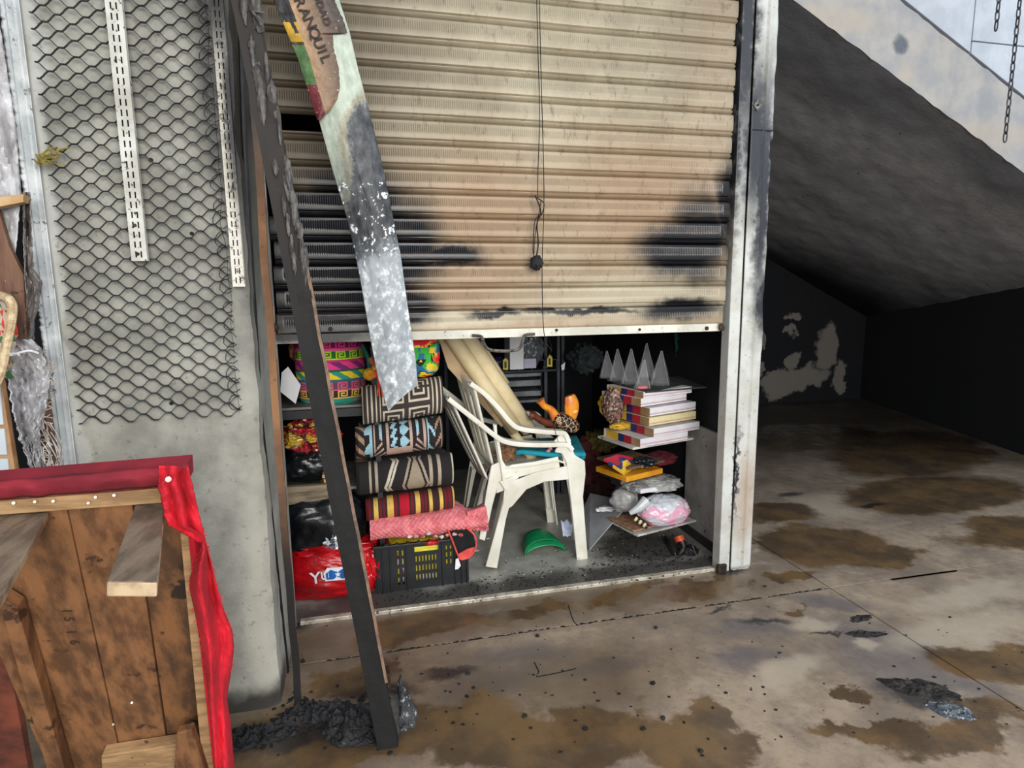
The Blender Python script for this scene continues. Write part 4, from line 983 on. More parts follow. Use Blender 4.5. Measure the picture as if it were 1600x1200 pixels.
link('white_outline', slab([c+Vector((a, 0, b)) for a, b in ((-.055, -.028), (.05, -.03), (.07, -.012), (.07, .03), (-.045, .034), (-.062, .01))], (0, 1, 0), .003), M_wp, rbag, smooth=False)
link('blue_blob', slab([c+Vector((a, -.002, b)) for a, b in ((-.05, -.02), (-.02, -.022), (-.004, -.01), (.02, -.024), (.05, -.02), (.052, .012), (.02, .022), (0, .010), (-.03, .024), (-.052, .008))], (0, 1, 0), .003), M_bp, rbag, smooth=False)
link('star', slab([c+Vector((.014*(1 if k % 2 == 0 else .42)*math.sin(k*math.pi/5), -.0035, .014*(1 if k % 2 == 0 else .42)*math.cos(k*math.pi/5))) for k in range(10)], (0, 1, 0), .002), M_wp, rbag, smooth=False)

# ================================================================== crate and textiles
M_crate = mat('black_crate_plastic', (24, 27, 32), (15, 17, 21), 8, .42, bump=.1)
cx0, cx1, cy0, cy1 = -.008, .425, 2.735, 3.04; cz1 = P(660, 846, 2.735).z; cz0 = .013
ct = thing('plastic_crate', 'black slotted plastic crate filled with yellow goods under the textile pile', 'crate', ((cx0+cx1)/2, (cy0+cy1)/2, cz0))
def wall_slots(x0, x1, z0, z1, cells, y, t=.008):
    """front wall as strips around slots; cells = list of (u0,u1,v0,v1) openings"""
    us = sorted({0, 1} | {c[0] for c in cells} | {c[1] for c in cells}); vs_ = sorted({0, 1} | {c[2] for c in cells} | {c[3] for c in cells})
    V = [(x0+(x1-x0)*u, y, z0+(z1-z0)*v) for v in vs_ for u in us]; n = len(us); Fc = []
    for j in range(len(vs_)-1):
        for i in range(n-1):
            um, vm = (us[i]+us[i+1])/2, (vs_[j]+vs_[j+1])/2
            if any(c[0] < um < c[1] and c[2] < vm < c[3] for c in cells): continue
            Fc.append((j*n+i, j*n+i+1, (j+1)*n+i+1, (j+1)*n+i))
    return mesh(V, Fc)
cells = []
for (z0_, z1_) in ((.16, .30), (.36, .50), (.56, .70)):
    for k in range(7): cells.append((.43+k*.035, .445+k*.035, z0_, z1_))
for (z0_, z1_) in ((.12, .28), (.34, .48), (.54, .68), (.72, .86)):
    for k in range(2): cells.append((.235+k*.05, .252+k*.05, z0_, z1_))
for (z0_, z1_) in ((.44, .56), (.60, .72), (.76, .86)):
    for k in range(2): cells.append((.76+k*.045, .777+k*.045, z0_, z1_))
cells.append((.42, .68, .78, .90))
o = link('front_wall', wall_slots(cx0, cx1, cz0, cz1, cells, cy0), M_crate, ct, smooth=False); solid(o, .008)
for x in (cx0, cx1): link('side_wall', box(x-.004, x+.004, cy0, cy1, cz0, cz1), M_crate, ct, smooth=False)
link('back_wall', box(cx0, cx1, cy1-.008, cy1, cz0, cz1), M_crate, ct, smooth=False); link('crate_base', box(cx0, cx1, cy0, cy1, cz0, cz0+.008), M_crate, ct, smooth=False)
for u in (.02, .08, .16, .335, .72, .86, .93, .99):
    x = cx0+(cx1-cx0)*u; link('rib', box(x-.004, x+.004, cy0-.014, cy0-.003, cz0, cz1-.004), M_crate, ct, smooth=False, bevel=.001)
link('rim', box(cx0-.008, cx1+.008, cy0-.016, cy0-.002, cz1-.012, cz1+.002), M_crate, ct, smooth=False, bevel=.002)
for k in range(8):
    x = cx0+.03+k*.05; link('rim_tooth', slab([(x, cy0-.015, cz1-.008), (x+.022, cy0-.015, cz1+.012), (x+.044, cy0-.015, cz1-.008)], (0, 1, 0), .012), M_crate, ct, smooth=False)
def gcol(q):
    n = noise.noise(Vector((q.x*40, q.y*5, q.z*6))); return c3(238, 226, 60) if n > -.25 else c3(190, 30, 50) if n > -.4 else c3(225, 225, 225)
g_ = blob((.21, 2.86, .125), (.185, .11, .10), .05, 3, 2, 5, sq=.35, colfn=gcol)
single('yellow_goods', g_, attrmat('yellow_packets', .5), 'bright yellow and red packed goods showing through the crate slots', 'goods')
single('red_wrapper', blob(P(675, 848, 2.715), (.028, .012, .012), .3, 3, 3, 3), mat('glossy_red', (206, 20, 36), (150, 10, 20), 8, .3), 'small shiny red wrapper poking out of the crate handle hole', 'wrapper')
# black and coral bag hanging over crate corner
bk_ = thing('black_pouch', 'black pouch with coral trim draped over the right corner of the crate', 'pouch', P(722, 860, 2.73))
pts = [(700, 828), (712, 824), (728, 826), (740, 836), (743, 852), (735, 868), (722, 872), (714, 858)]
link('pouch_body', slab([P(x, y, 2.712) for x, y in pts], (0, 1, 0), .02), mat('black_cloth', (20, 20, 22), (12, 12, 14), 30, .9), bk_, smooth=False, bevel=.004)
M_coral = mat('coral_trim', (232, 92, 82), (204, 66, 62), 30, .7)
link('trim_band', tube(spline([P(700, 828, 2.70), P(707, 845, 2.70), P(716, 868, 2.70), P(722, 874, 2.70), P(736, 868, 2.70), P(744, 852, 2.70), P(741, 836, 2.70), P(728, 824, 2.70)]), .0045, 6), M_coral, bk_)
link('trim_patch', slab([P(x, y, 2.70) for x, y in ((716, 866), (730, 858), (741, 855), (735, 870), (722, 876))], (0, 1, 0), .005), M_coral, bk_, smooth=False)
link('paper_tag', slab([P(x, y, 2.70) for x, y in ((712, 874), (716, 872), (720, 884), (716, 889), (711, 890))], (0, 1, 0), .002), M_wp, bk_, smooth=False)

def roll(name, label, cat, a, b, ry, rz, colfn, m, nu=150, nv=64, seed=0, arc=(-.62, .80), yback=.22, endcol=None, bul=.04, grp=None):
    """folded textile: rounded front band between end points a and b (world), ry deep, rz half-height; flat folded body behind"""
    a, b = Vector(a), Vector(b); ax_ = b-a
    def f(u, v):
        c = a.lerp(b, u); t = (arc[0]+(arc[1]-arc[0])*v)*math.pi
        k = 1+bul*noise.noise(Vector((u*3, v*2, seed)))+.02*noise.noise(Vector((u*9, v*6, seed)))
        e = min(1, min(u, 1-u)*14+.55)**.5
        return (c.x, c.y-ry*math.cos(t)*k*e, c.z+rz*math.sin(t)*k*(.94+.06*e))
    t = thing(name, label, cat, ((a.x+b.x)/2, a.y, min(a.z, b.z)-rz), grp)
    link('outer_fold', grid(f, nu, nv, colfn), m, t)
    # inner folded layers seen at the ends
    rgt = blob(((a.x+b.x)/2, a.y+yback*.45, (a.z+b.z)/2), (ax_.length*.5, yback*.62, rz*.93), .05, 2, seed, 4, sq=.45)
    rgt.transform(Matrix.Translation(((a.x+b.x)/2, a.y, (a.z+b.z)/2)) @ Matrix.Rotation(-math.atan2(ax_.z, ax_.x), 4, 'Y') @ Matrix.Translation((-(a.x+b.x)/2, -a.y, -(a.z+b.z)/2)))
    link('inner_layers', rgt, endcol or m, t)
    return t
M_knit = attrmat('wool_knit', .95, .7, 260, 0, .2)
M_kbr = mat('dark_brown_knit', (52, 44, 42), (34, 30, 30), 40, .95, bump=.8, bscale=220)
DK, CR, TN, LB, WB = c3(34, 30, 31), c3(214, 204, 184), c3(168, 134, 108), c3(160, 200, 214), c3(196, 164, 150)
# striped
STR = [(.00, c3(120, 16, 34)), (.05, BRN), (.085, GOLD), (.135, BRN), (.15, c3(110, 24, 44)), (.175, BRN), (.19, c3(110, 24, 44)), (.21, BRN), (.235, GOLD), (.305, c3(120, 16, 34)), (.345, BRN), (.375, c3(190, 12, 40)), (.48, BRN), (.50, c3(120, 16, 34)), (.53, BRN), (.55, GOLD), (.605, BRN), (.62, c3(120, 16, 34)), (.64, BRN), (.655, c3(120, 16, 34)), (.68, BRN), (.705, GOLD), (.745, BRN), (.825, GOLD), (.865, BRN), (.885, c3(120, 16, 34)), (.91, BRN), (.925, c3(120, 16, 34)), (.96, BRN), (.98, GOLD)]
def strcol(u, v):
    c = STR[0][1]
    for a, k in STR:
        if u >= a: c = k
    return c
def zz(u, v):
    # brown ground, beige bars at both sides, zigzag and lozenge column
    uu, vv = u, v*1.25
    if .13 < uu < .155 or .19 < uu < .215: return c3(176, 160, 140)
    if .74 < uu < .775 or .83 < uu < .865: return c3(176, 160, 140)
    if uu > .985: return CR
    tri = abs((vv*1.0+.1) % 1-.5)*2
    z1 = .29+.10*tri
    for off, w, c in ((0, .016, CR), (.038, .012, CR)):
        if abs(uu-z1-off) < w: return c
    hw = .01+.085*(1-tri)
    d = abs(uu-.60)
    if d < hw: return c3(160, 146, 124)
    if abs(d-hw-.035) < .013: return c3(170, 152, 134)
    return DK
def geo(u, v):
    i, j = int(u*64), int(v*48); a = i-32
    if u < .10: return TN if (i+j) % 9 < 4 else DK
    if .10 < u < .19: return LB if ((j % 14) < 4+(i-6)*1.2 and i < 12) or i in (10, 11) else DK
    if abs(a) <= 22 and 12 < i < 52:
        k = abs(a+1)
        if k < 8 and j > 16:
            r = ((j) % 8); w = 4-abs(r-4)
            if 1 <= a+1 < 8 and abs(a-2) < w+.5: return LB
            if abs(a+6-((j//2) % 3)) < 1.2: return LB
            return DK
        ring = max(k-8, 0); jj = j if j < 30 else 60-j
        q = min(ring, 12-ring) if ring <= 12 else 0
        d = min(jj-5, 12)-q if ring <= 12 else 99
        if ring > 12: return DK
        if jj < 8+q*3: 
            return WB if (jj+ring) % 5 < 2 and jj > 3 else DK
        return (WB if ring in (0, 1, 10, 11) else LB if ring in (5, 6) else DK)
    if .80 < u < .90:
        t = (j+(i-51)*1.6) % 15; return LB if t < 3.5 or i == 52 else DK
    if .90 < u < .985:
        t = (j-(i-58)*2.0) % 13; return TN if t < 3.5 or i > 61 else DK
    return DK
def spi(u, v):
    i, j = u*60, v*42; 
    if u < .22 or u > .84: return CR if (i % 3.2) < 1.1 else c3(66, 56, 52)
    fx, fy = (i-13) % 19-9.5, (j) % 17-8.5
    r = max(abs(fx), abs(fy)*1.1); on = (r % 3.3) < 1.15
    if fx > 0 and abs(fy) < .7: on = False
    return CR if on else c3(66, 56, 52)
YT = 2.80
def rz_(px, py0, py1, Y): return (P(px, py0, Y).z-P(px, py1, Y).z)/2
roll('striped_blanket', 'folded red, maroon and yellow striped blanket on top of the pink knit', 'blanket', P(572, 797, YT), P(708, 776, YT), .07, .051, strcol, M_knit, 200, 30, 1, endcol=M_kbr)
roll('brown_zigzag_textile', 'folded dark brown textile with beige zigzag and lozenge bands above the striped blanket', 'blanket', P(557, 748, YT), P(706, 731, YT), .085, .074, zz, M_knit, 170, 90, 4, endcol=M_kbr)
roll('geometric_textile', 'folded black textile with light blue and tan stepped geometric pattern, middle of the pile', 'blanket', P(556, 692, YT), P(690, 674, YT), .085, .075, geo, M_knit, 192, 96, 7, endcol=M_kbr)
roll('spiral_textile', 'folded brown textile with cream square spiral pattern at the top of the pile', 'blanket', P(566, 634, YT), P(690, 616, YT), .085, .088, spi, M_knit, 180, 110, 9, endcol=M_kbr)
# pink chunky knit lying on crate
def pinkf(u, v):
    a = P(578, 822, YT); b = P(757, 806, YT); c = a.lerp(b, u); t = (-.6+1.4*v)*math.pi
    rz = .056 if u < .8 else .056-.02*math.sin((u-.8)/.2*math.pi)
    st = .0035*math.sin(u*150)*math.sin(v*70)
    k = 1+.12*noise.noise(Vector((u*4, v*3, 3)))
    return (c.x, c.y-(.10*math.cos(t)*k+st), c.z+rz*math.sin(t)*k+.01*noise.noise(Vector((u*5, 0, 0))))
pk = thing('pink_blanket', 'chunky pink knitted blanket lying on the black crate', 'blanket', (.2, 2.8, cz1))
M_pink = mat('pink_knit', (238, 142, 146), (208, 104, 112), 30, .95, bump=.9, bscale=200, specks=((70, 40, 40), .7, 40))
link('knit_body', grid(pinkf, 220, 90), M_pink, pk)
link('knit_fill', blob((.225, 2.86, P(660, 814, YT).z), (.21, .13, .048), .08, 3, 1, 4, sq=.6), M_pink, pk)
fa, fb, fc_, fd = P(728, 796, 2.76), P(758, 790, 2.78), P(762, 828, 2.78), P(730, 824, 2.76)
link('knit_flap', grid(lambda u, v: tuple((fa.lerp(fb, u)).lerp(fd.lerp(fc_, u), v)+Vector((0, -.03+.02*u+.0035*math.sin(u*40)*math.sin(v*60), 0))), 40, 50), M_pink, pk); solid(bpy.data.objects['knit_flap'], .012)
tg = []
for k in range(9): 
    p = P(640+k*10, 836+random.uniform(-3, 3), 2.70); tg.append(blob(p, (.012, .01, .008), .4, 3, k, 2))
single('printed_scraps', join(tg), mat('red_white_scraps', (214, 210, 206), (170, 26, 44), 40, .6), 'red and white cloth scraps squeezed between crate rim and pink knit', 'scraps', kind='stuff')
# small beige package left of textile pile
single('beige_package', box(P(566, 735, 2.84).x, P(582, 735, 2.84).x, 2.84, 2.9, P(570, 757, 2.84).z, P(570, 722, 2.84).z, rot=.1, tilt=.15), mat('beige_paper', (206, 192, 158), (172, 154, 120), 10, .7), 'small beige paper package tucked at the left of the textile pile', 'package', smooth=False, bevel=.005)
single('dark_wrapped_bundle', blob(P(572, 690, 2.86), (.03, .04, .09), .4, 4, 6, 4, ridge=.5), mat('dark_cellophane', (46, 38, 36), (16, 16, 18), 20, .25, bump=.5, coat=.3), 'dark cellophane bundle at the left edge of the textile pile', 'bundle')
single('brown_tassel_cloth', join([tube(spline([P(560+k*3, 690, 2.83), P(556+k*2, 715, 2.82), P(562+k*3, 745, 2.82), P(556+k*6, 768, 2.81)]), .005, 5) for k in range(8)]), mat('brown_black_fringe', (70, 46, 36), (20, 18, 18), 40, .9), 'brown and black fringe hanging beside the zigzag textile', 'fringe')
# colourful bag on top of pile, tassel
def flcol(q):
    n = noise.noise(q*16); k = noise.noise(q*19+Vector((5, 1, 2)))
    if abs(n) < .035: return c3(20, 20, 24)
    if n > .25: return c3(230, 30, 44)
    if n > .0: return c3(246, 90, 50) if k > 0 else c3(245, 220, 40)
    if n > -.25: return c3(60, 180, 60) if k > -.1 else c3(30, 110, 160)
    return c3(240, 215, 50) if k > 0 else c3(206, 190, 150)
p = P(634, 557, 2.86); fb_ = thing('flowered_bag', 'rainbow coloured bag with big flowers behind the hanging strip', 'bag', (p.x, p.y, p.z-.1))
link('bag_body', blob((p.x, p.y, p.z+.02), (.158, .09, .118), .05, 2, 3, 5, sq=.55, colfn=flcol), attrmat('flower_print', .8, .2), fb_)
tl = []
for k in range(18):
    a = P(588+random.uniform(-4, 4), 580, 2.72); b = P(597+random.uniform(-9, 9), 617+random.uniform(-6, 4), 2.70)
    tl.append(tube([a, (a+b)/2+Vector((random.uniform(-.005, .005), 0, 0)), b], .0028, 4))
ts = thing('yarn_tassel', 'orange and red yarn tassel hanging left of the strip tip', 'tassel', P(597, 617, 2.7))
link('tassel_threads', join(tl), mat('orange_yarn', (240, 90, 30), (200, 24, 40), 25, .8), ts)
link('tassel_knot', blob(P(588, 575, 2.72), (.022, .02, .018), .2, 3, 3, 3), mat('yellow_yarn', (234, 200, 50), (200, 40, 60), 30, .8), ts)
link('tassel_cord', tube(spline([P(578, 560, 2.74), P(583, 568, 2.73), P(596, 572, 2.72)]), .012, 6), mat('green_yarn', (50, 140, 60), (200, 40, 60), 18, .8), ts)
p = P(578, 585, 2.80); single('orange_knit_toy', blob((p.x, p.y, p.z), (.03, .03, .028), .2, 3, 7, 3), mat('yellow_orange_knit', (240, 190, 50), (226, 90, 40), 12, .85), 'small yellow and orange knitted ball beside the crochet bag', 'ball')
p = P(580, 606, 2.80); single('white_hook', tube([p+Vector((.022*math.cos(a), 0, .012*math.sin(a))) for a in np.linspace(2, 6.2, 10)], .004, 6), M_wp, 'white curved handle under the yellow knitted ball', 'handle')

# ================================================================== STACKED ARMCHAIRS
YN, YF = 2.84, 3.36
INSET = [0]
def S(px, py, far=False, shift=(0, 0, 0)):
    p = P(px, py, YN); p = Vector((p.x, (YF if far else YN)+INSET[0], p.z)) + Vector(shift); return p
def lathe_strip(pts, wv, th, k=5):
    """moulded ribbon along pts with half width vector wv and thickness th"""
    pts = spline(pts, k); wv = Vector(wv); V = []; Fc = []
    for i, p in enumerate(pts):
        t = (pts[min(i+1, len(pts)-1)]-pts[max(i-1, 0)]).normalized(); n = t.cross(wv).normalized()
        w = wv; V += [p-w-n*th, p-w*.9+n*th*.1, p+w*.9+n*th*.1, p+w-n*th, p+w*.92-n*th*1.6, p+w*.8-n*th*.7, p-w*.8-n*th*.7, p-w*.92-n*th*1.6]
    m = 8
    for i in range(len(pts)-1):
        for j in range(m): Fc.append((i*m+j, i*m+(j+1) % m, (i+1)*m+(j+1) % m, (i+1)*m+j))
    Fc += [tuple(range(m-1, -1, -1)), tuple((len(pts)-1)*m+j for j in range(m))]
    return mesh(V, Fc)
def quadprism(pts, d, t):
    """flat moulded panel outline extruded"""
    return slab(pts, d, t)
def armchair(label, A, legs=True):
    """A: dict of pixel outlines on the near side plane; the far side repeats them YF-YN further back"""
    t = thing('plastic_armchair', label, 'chair', S(*A['foot_r']), None)
    W = Vector((0, YF-YN-2*INSET[0], 0))
    for side in (0, 1):
        o = W*side; sg = -1 if side == 0 else 1
        # front leg: L-shaped moulded channel
        fl_ = [S(x, y)+o for x, y in A['fleg']]
        link('front_leg', quadprism(fl_, (0, sg, 0), .012), M_white_pl, t, smooth=False, bevel=.004)
        e = A['fleg_edge']; link('front_leg_face', lathe_strip([S(x, y)+o+Vector((0, -sg*.018, 0)) for x, y in e], (0, .022, 0), .006), M_white_pl, t) if False else None
        rl = [S(x, y)+o for x, y in A['rleg']]
        link('rear_leg', quadprism(rl, (0, sg, 0), .012), M_white_pl, t, smooth=False, bevel=.004)
        link('side_rail', quadprism([S(x, y)+o for x, y in A['rail']], (0, sg, 0), .010), M_white_pl, t, smooth=False, bevel=.003)
        # arm ribbon from back top, down and forward
        ap = [S(x, y)+o+Vector((0, (.03 if side == 0 else -.03)*(1-min(1, i/3)), 0)) for i, (x, y) in enumerate(A['arm'])]
        link('arm', lathe_strip(ap, (0, .026, 0), .013), M_white_pl, t)
        sp = [S(x, y)+o for x, y in A['spine']]
        link('arm_brace', lathe_strip(sp, (0, .014, 0), .008), M_white_pl, t)
    # returns of the legs facing along the seat
    for side in (0, 1):
        o = W*side; sg = 1 if side == 0 else -1
        a, b = A['fface']
        p, q = S(*a)+o, S(*b)+o
        link('leg_return', slab([p, q, q+Vector((0, sg*.045, 0)), p+Vector((0, sg*.07, 0))], (-1, 0, 0), .008), M_white_pl, t, smooth=False, bevel=.002)
        a, b = A['rface']; p, q = S(*a)+o, S(*b)+o
        link('leg_return', slab([p, q, q+Vector((0, sg*.045, 0)), p+Vector((0, sg*.07, 0))], (1, 0, 0), .008), M_white_pl, t, smooth=False, bevel=.002)
    # seat shell
    s0, s1 = S(*A['seat'][0]), S(*A['seat'][1])
    def seat(u, v):
        p = s0.lerp(s1, u); e = v
        return (p.x, YN+(YF-YN)*v, p.z-.018*math.sin(math.pi*v)-(.03*max(0, u-.85)/.15 if u > .85 else 0)-.01*math.sin(math.pi*u))
    o_ = link('seat', grid(seat, 16, 14), M_white_pl, t); solid(o_, .008)
    # back rest: curved panel with vertical slots
    b0, b1 = S(*A['back'][0]), S(*A['back'][1])
    nu, nv = 28, 16; V = []; Fc = []
    for j in range(nv+1):
        for i in range(nu+1):
            u, v = i/nu, j/nv; c = b0.lerp(b1, v)
            bow = .05*(1-(2*u-1)**2); top = .028*v*v*(1-(2*u-1)**4)
            V.append((c.x-bow*(.5+.5*v), YN+.028*(1)+(YF-YN-.056)*u, c.z+top))
    for j in range(nv):
        for i in range(nu):
            if 2 <= j <= 12 and 3 <= i <= 24 and i % 4 == 3: continue
            Fc.append((j*(nu+1)+i, j*(nu+1)+i+1, (j+1)*(nu+1)+i+1, (j+1)*(nu+1)+i))
    o_ = link('backrest', mesh(V, Fc), M_white_pl, t); solid(o_, .009)
    # front apron
    p = S(*A['seat'][1]); link('apron', slab([(p.x-.004, YN, p.z-.005), (p.x-.004, YF, p.z-.005), (p.x-.004, YF-.08, p.z-.05), (p.x-.004, YN+.08, p.z-.05)], (-1, 0, 0), .008), M_white_pl, t, smooth=False, bevel=.003)
    return t
lower = dict(foot_r=(768, 886),
    fleg=[(868, 700), (880, 694), (892, 697), (897, 710), (913, 720), (914, 740), (910, 775), (918, 879), (901, 879), (893, 800), (884, 722), (877, 708), (866, 706)], fleg_edge=[(892, 700), (905, 790), (910, 878)],
    rleg=[(758, 884), (776, 887), (790, 810), (799, 778), (812, 760), (800, 744), (780, 752), (790, 768)],
    rail=[(788, 756), (836, 738), (888, 727), (892, 748), (850, 752), (822, 764), (800, 790), (784, 800)],
    arm=[(703, 621), (722, 636), (750, 658), (774, 677), (790, 686), (815, 690), (850, 691), (884, 691), (895, 700)],
    spine=[(778, 682), (782, 706), (786, 730), (790, 760)], seat=[(786, 762), (893, 738)], back=[(764, 752), (706, 624)],
    fface=((899, 745), (916, 878)), rface=((789, 768), (760, 884)))
upper = dict(foot_r=(738, 842),
    fleg=[(866, 690), (878, 677), (888, 679), (893, 692), (903, 772), (910, 846), (898, 846), (891, 780), (880, 716), (874, 700)], fleg_edge=[(888, 680), (898, 770), (904, 846)],
    rleg=[(749, 843), (758, 846), (770, 790), (781, 750), (796, 738), (786, 720), (768, 728), (760, 770)],
    rail=[(780, 738), (800, 727), (836, 722), (873, 714), (876, 734), (838, 740), (812, 746), (796, 764), (776, 772)],
    arm=[(738, 598), (757, 611), (780, 634), (800, 658), (815, 667), (845, 671), (870, 673), (884, 675), (891, 688)],
    spine=[(776, 664), (778, 690), (782, 712), (786, 740)], seat=[(786, 731), (886, 716)], back=[(772, 728), (742, 600)],
    fface=((892, 720), (908, 845)), rface=((761, 772), (751, 842)))
armchair('lower white plastic armchair of the stacked pair, feet on the shop floor', lower)
INSET[0] = .016
armchair('upper white plastic armchair nested in the other, holding the long cream tubes', upper)

INSET[0] = 0
# cream tubes standing on the seat
M_tube = mat('cream_card_tube', (238, 222, 182), (216, 196, 152), 5, .6, bump=.08, specks=((90, 70, 50), .74, 30))
def pole(name, a, b, r, label, m=M_tube, grp=None, hollow=True):
    a, b = Vector(a), Vector(b); d = (b-a)
    t = thing(name, label, 'tube', b if b.z < a.z else a, grp)
    link('tube_wall', tube([a, a.lerp(b, .5), b], r, 20, cap=False), m, t); solid(t.children[0], .003)
    link('tube_end', tube([b, b-d.normalized()*.004], r*.93, 20), M_tube, t)
    return t
pole('cream_tube', P(679, 488, 2.98), P(806, 672, 3.02), .037, 'left hand long cream tube of the slanting pair across the armchairs')
pole('cream_tube', P(704, 488, 3.02), P(826, 672, 3.06), .041, 'thickest long cream tube, right hand one of the slanting pair')
pole('cream_tube', P(748, 536, 3.16), P(790, 600, 3.16), .022, 'short thin cream tube end behind the slanting bundle')
pole('cream_tube', P(790, 660, 3.05), P(836, 722, 3.0), .022, 'narrow cream tube end resting on the teal seat pad')
single('beige_board', slab([P(676, 500, 3.0), P(700, 500, 3.0), P(796, 650, 3.02), P(784, 668, 3.02), P(700, 575, 3.0)], (0, 1, 0), .008), mat('light_brown_board', (186, 160, 124), (150, 126, 96), 6, .7), 'flat beige board slanting at the left side of the cream tubes', 'board', smooth=False, bevel=.002)  # board in its own light brown, darker than the tubes
# things on the seat
def sheetq(q, Y, amp=.01, nu=24, nv=12, seed=0):
    a, b, c, d = [P(x, y, YY) for (x, y), YY in zip(q, Y)]
    def f(u, v):
        p = (a.lerp(b, u)).lerp(d.lerp(c, u), v); return (p.x, p.y, p.z+amp*fbm(Vector((u*3, v*3, seed))))
    return grid(f, nu, nv)
M_teal = mat('teal_cloth', (20, 150, 170), (12, 120, 140), 10, .85, bump=.4, bscale=200)
zq = S(850, 716).z
o = single('teal_seat_pad', sheetq([(806, 708), (915, 712), (900, 682), (826, 690)], [2.86, 2.86, 3.28, 3.28], .008), M_teal, 'teal cloth pad lying on the seat of the stacked armchairs', 'cushion'); solid(o, .02)
single('teal_cloth_end', blob(P(902, 712, 2.93), (.035, .07, .028), .2, 3, 3, 3), M_teal, 'teal cloth bulging over the front edge of the armchair', 'cloth')
single('brown_paper_bag', blob(P(790, 708, 2.95), (.055, .05, .035), .35, 3, 5, 4, ridge=.3), mat('brown_paper', (156, 116, 82), (96, 66, 48), 14, .8, bump=.4), 'crumpled brown paper on the rear of the armchair seat', 'paper')
single('red_white_pen', tube([P(850, 712, 2.9), P(858, 703, 2.9), P(861, 699, 2.9)], [.008, .009, .011], 8), mat('red_white_marker', (210, 40, 80), (236, 220, 224), 60, .4), 'small red and white object on the teal seat pad', 'marker')
# carved horned head
hd_ = thing('carved_animal_head', 'carved animal head with orange horns and dark patterned face on the armchair', 'carving', P(880, 672, 3.0))
def facecol(q):
    s = q*44; n = noise.cell(s) if False else 0
    ds = noise.voronoi(s)[0]; e = ds[1]-ds[0]
    return c3(232, 186, 140) if e < .085 else c3(26, 22, 22)
p = P(883, 660, 3.0); me = blob((p.x, p.y, p.z), (.085, .06, .045), .06, 2, 2, 5, colfn=facecol)
me.transform(Matrix.Translation(p) @ Matrix.Rotation(.5, 4, 'Y') @ Matrix.Translation(-p)); link('patterned_face', me, attrmat('carved_pattern', .6, .2), hd_)
ep = P(873, 656, 2.945)
link('eye', tube([ep+Vector((.011*math.cos(a), 0, .011*math.sin(a))) for a in np.linspace(0, 2*math.pi, 14)], .003, 6), mat('cream_paint', (236, 204, 160)), hd_)
link('pupil', blob(ep, (.005, .005, .005), 0, 1, 0, 2), mat('cream_paint', (236, 204, 160)), hd_)
M_horn = mat('painted_orange_horn', (244, 158, 26), (216, 110, 66), 16, .4, bump=.1, coat=.3, specks=((250, 214, 160), .64, 18))
link('horn', tube(spline([P(868, 652, 3.0), P(860, 640, 2.99), P(850, 634, 2.98), P(844, 625, 2.98)], 5), [.030-.013*math.sin(i/15*2.2)+.001*(i > 12)*(i-12)*2 for i in range(16)], 12), M_horn, hd_, label='left orange horn flared at the tip')
link('horn', tube(spline([P(893, 655, 3.0), P(893, 643, 3.0), P(893, 630, 3.0), P(890, 618, 3.0)], 5), [.024+.016*math.sin(i/15*3.0) for i in range(16)], 12, .6), M_horn, hd_, label='broad orange ear shaped horn')
link('snout', tube(spline([P(866, 663, 3.02), P(848, 658, 3.0), P(834, 650, 2.98), P(828, 650, 2.98)], 5), [.026, .025, .024, .022, .021, .020, .019, .018, .018, .019, .021, .024, .026, .027, .024, .014], 12), mat('dark_brown_lacquer', (120, 58, 32), (60, 30, 24), 18, .35, coat=.3, bump=.1), hd_, label='dark brown lacquered limb')
link('tie_cord', tube(spline([P(856, 640, 2.95), P(864, 662, 2.86), P(872, 690, 2.80)]), .0015, 5), M_cord, hd_)
single('dark_glass_jar', tube([P(868, 712, 3.0), P(868, 690, 3.0)], .05, 16), mat('dark_glass', (30, 32, 34), (18, 20, 22), 5, .15), 'dark round jar on the armchair seat behind the arm', 'jar')
# green visor cap on floor
vc = F(852, 866, .014)
def visor(u, v):
    a = math.pi*(1-u); r = .112-.02*v; h = .070+.03*v-.02*v*v
    return (vc.x+r*math.cos(a), vc.y+.13*v+.02*math.sin(a), .0155+h*math.sin(a)**.85)
vz = thing('green_visor', 'green plastic sun visor lying on the shop floor under the armchairs', 'visor', vc)
M_green = mat('green_plastic', (16, 150, 90), (10, 122, 72), 6, .35, bump=.05)
o = link('peak', grid(visor, 34, 10), M_green, vz); solid(o, .003)
def brow(u, v):
    a = math.pi*(.12+.76*u); p = visor(1-a/math.pi, 0); return (p[0]*1.0, p[1]-.004-.03*v*math.sin(a), p[2]-.018*v)
o = link('brow_band', grid(brow, 30, 4), M_green, vz); solid(o, .003)
a = F(880, 835, .014)
o = single('crumpled_note', sheetq([(876, 812), (896, 818), (893, 838), (880, 838)], [2.98, 2.98, 2.93, 2.93], .02, 10, 10, 4), mat('bluish_white_paper', (212, 220, 238), (190, 200, 222), 10, .6), 'crumpled white paper leaning by the far chair leg', 'paper'); solid(o, .001)
for i, (px, py) in enumerate(((762, 843), (716, 890), (745, 862))):
    p = F(px, py, .013); single('paper_scrap', blob((p.x, p.y, p.z+.006), (.014, .01, .006), .4, 3, i, 2), M_paintwhite, ['white paper scrap by the rear legs of the armchairs', 'white paper scrap near the crate corner', 'small white paper scrap between crate and armchairs'][i], 'paper')
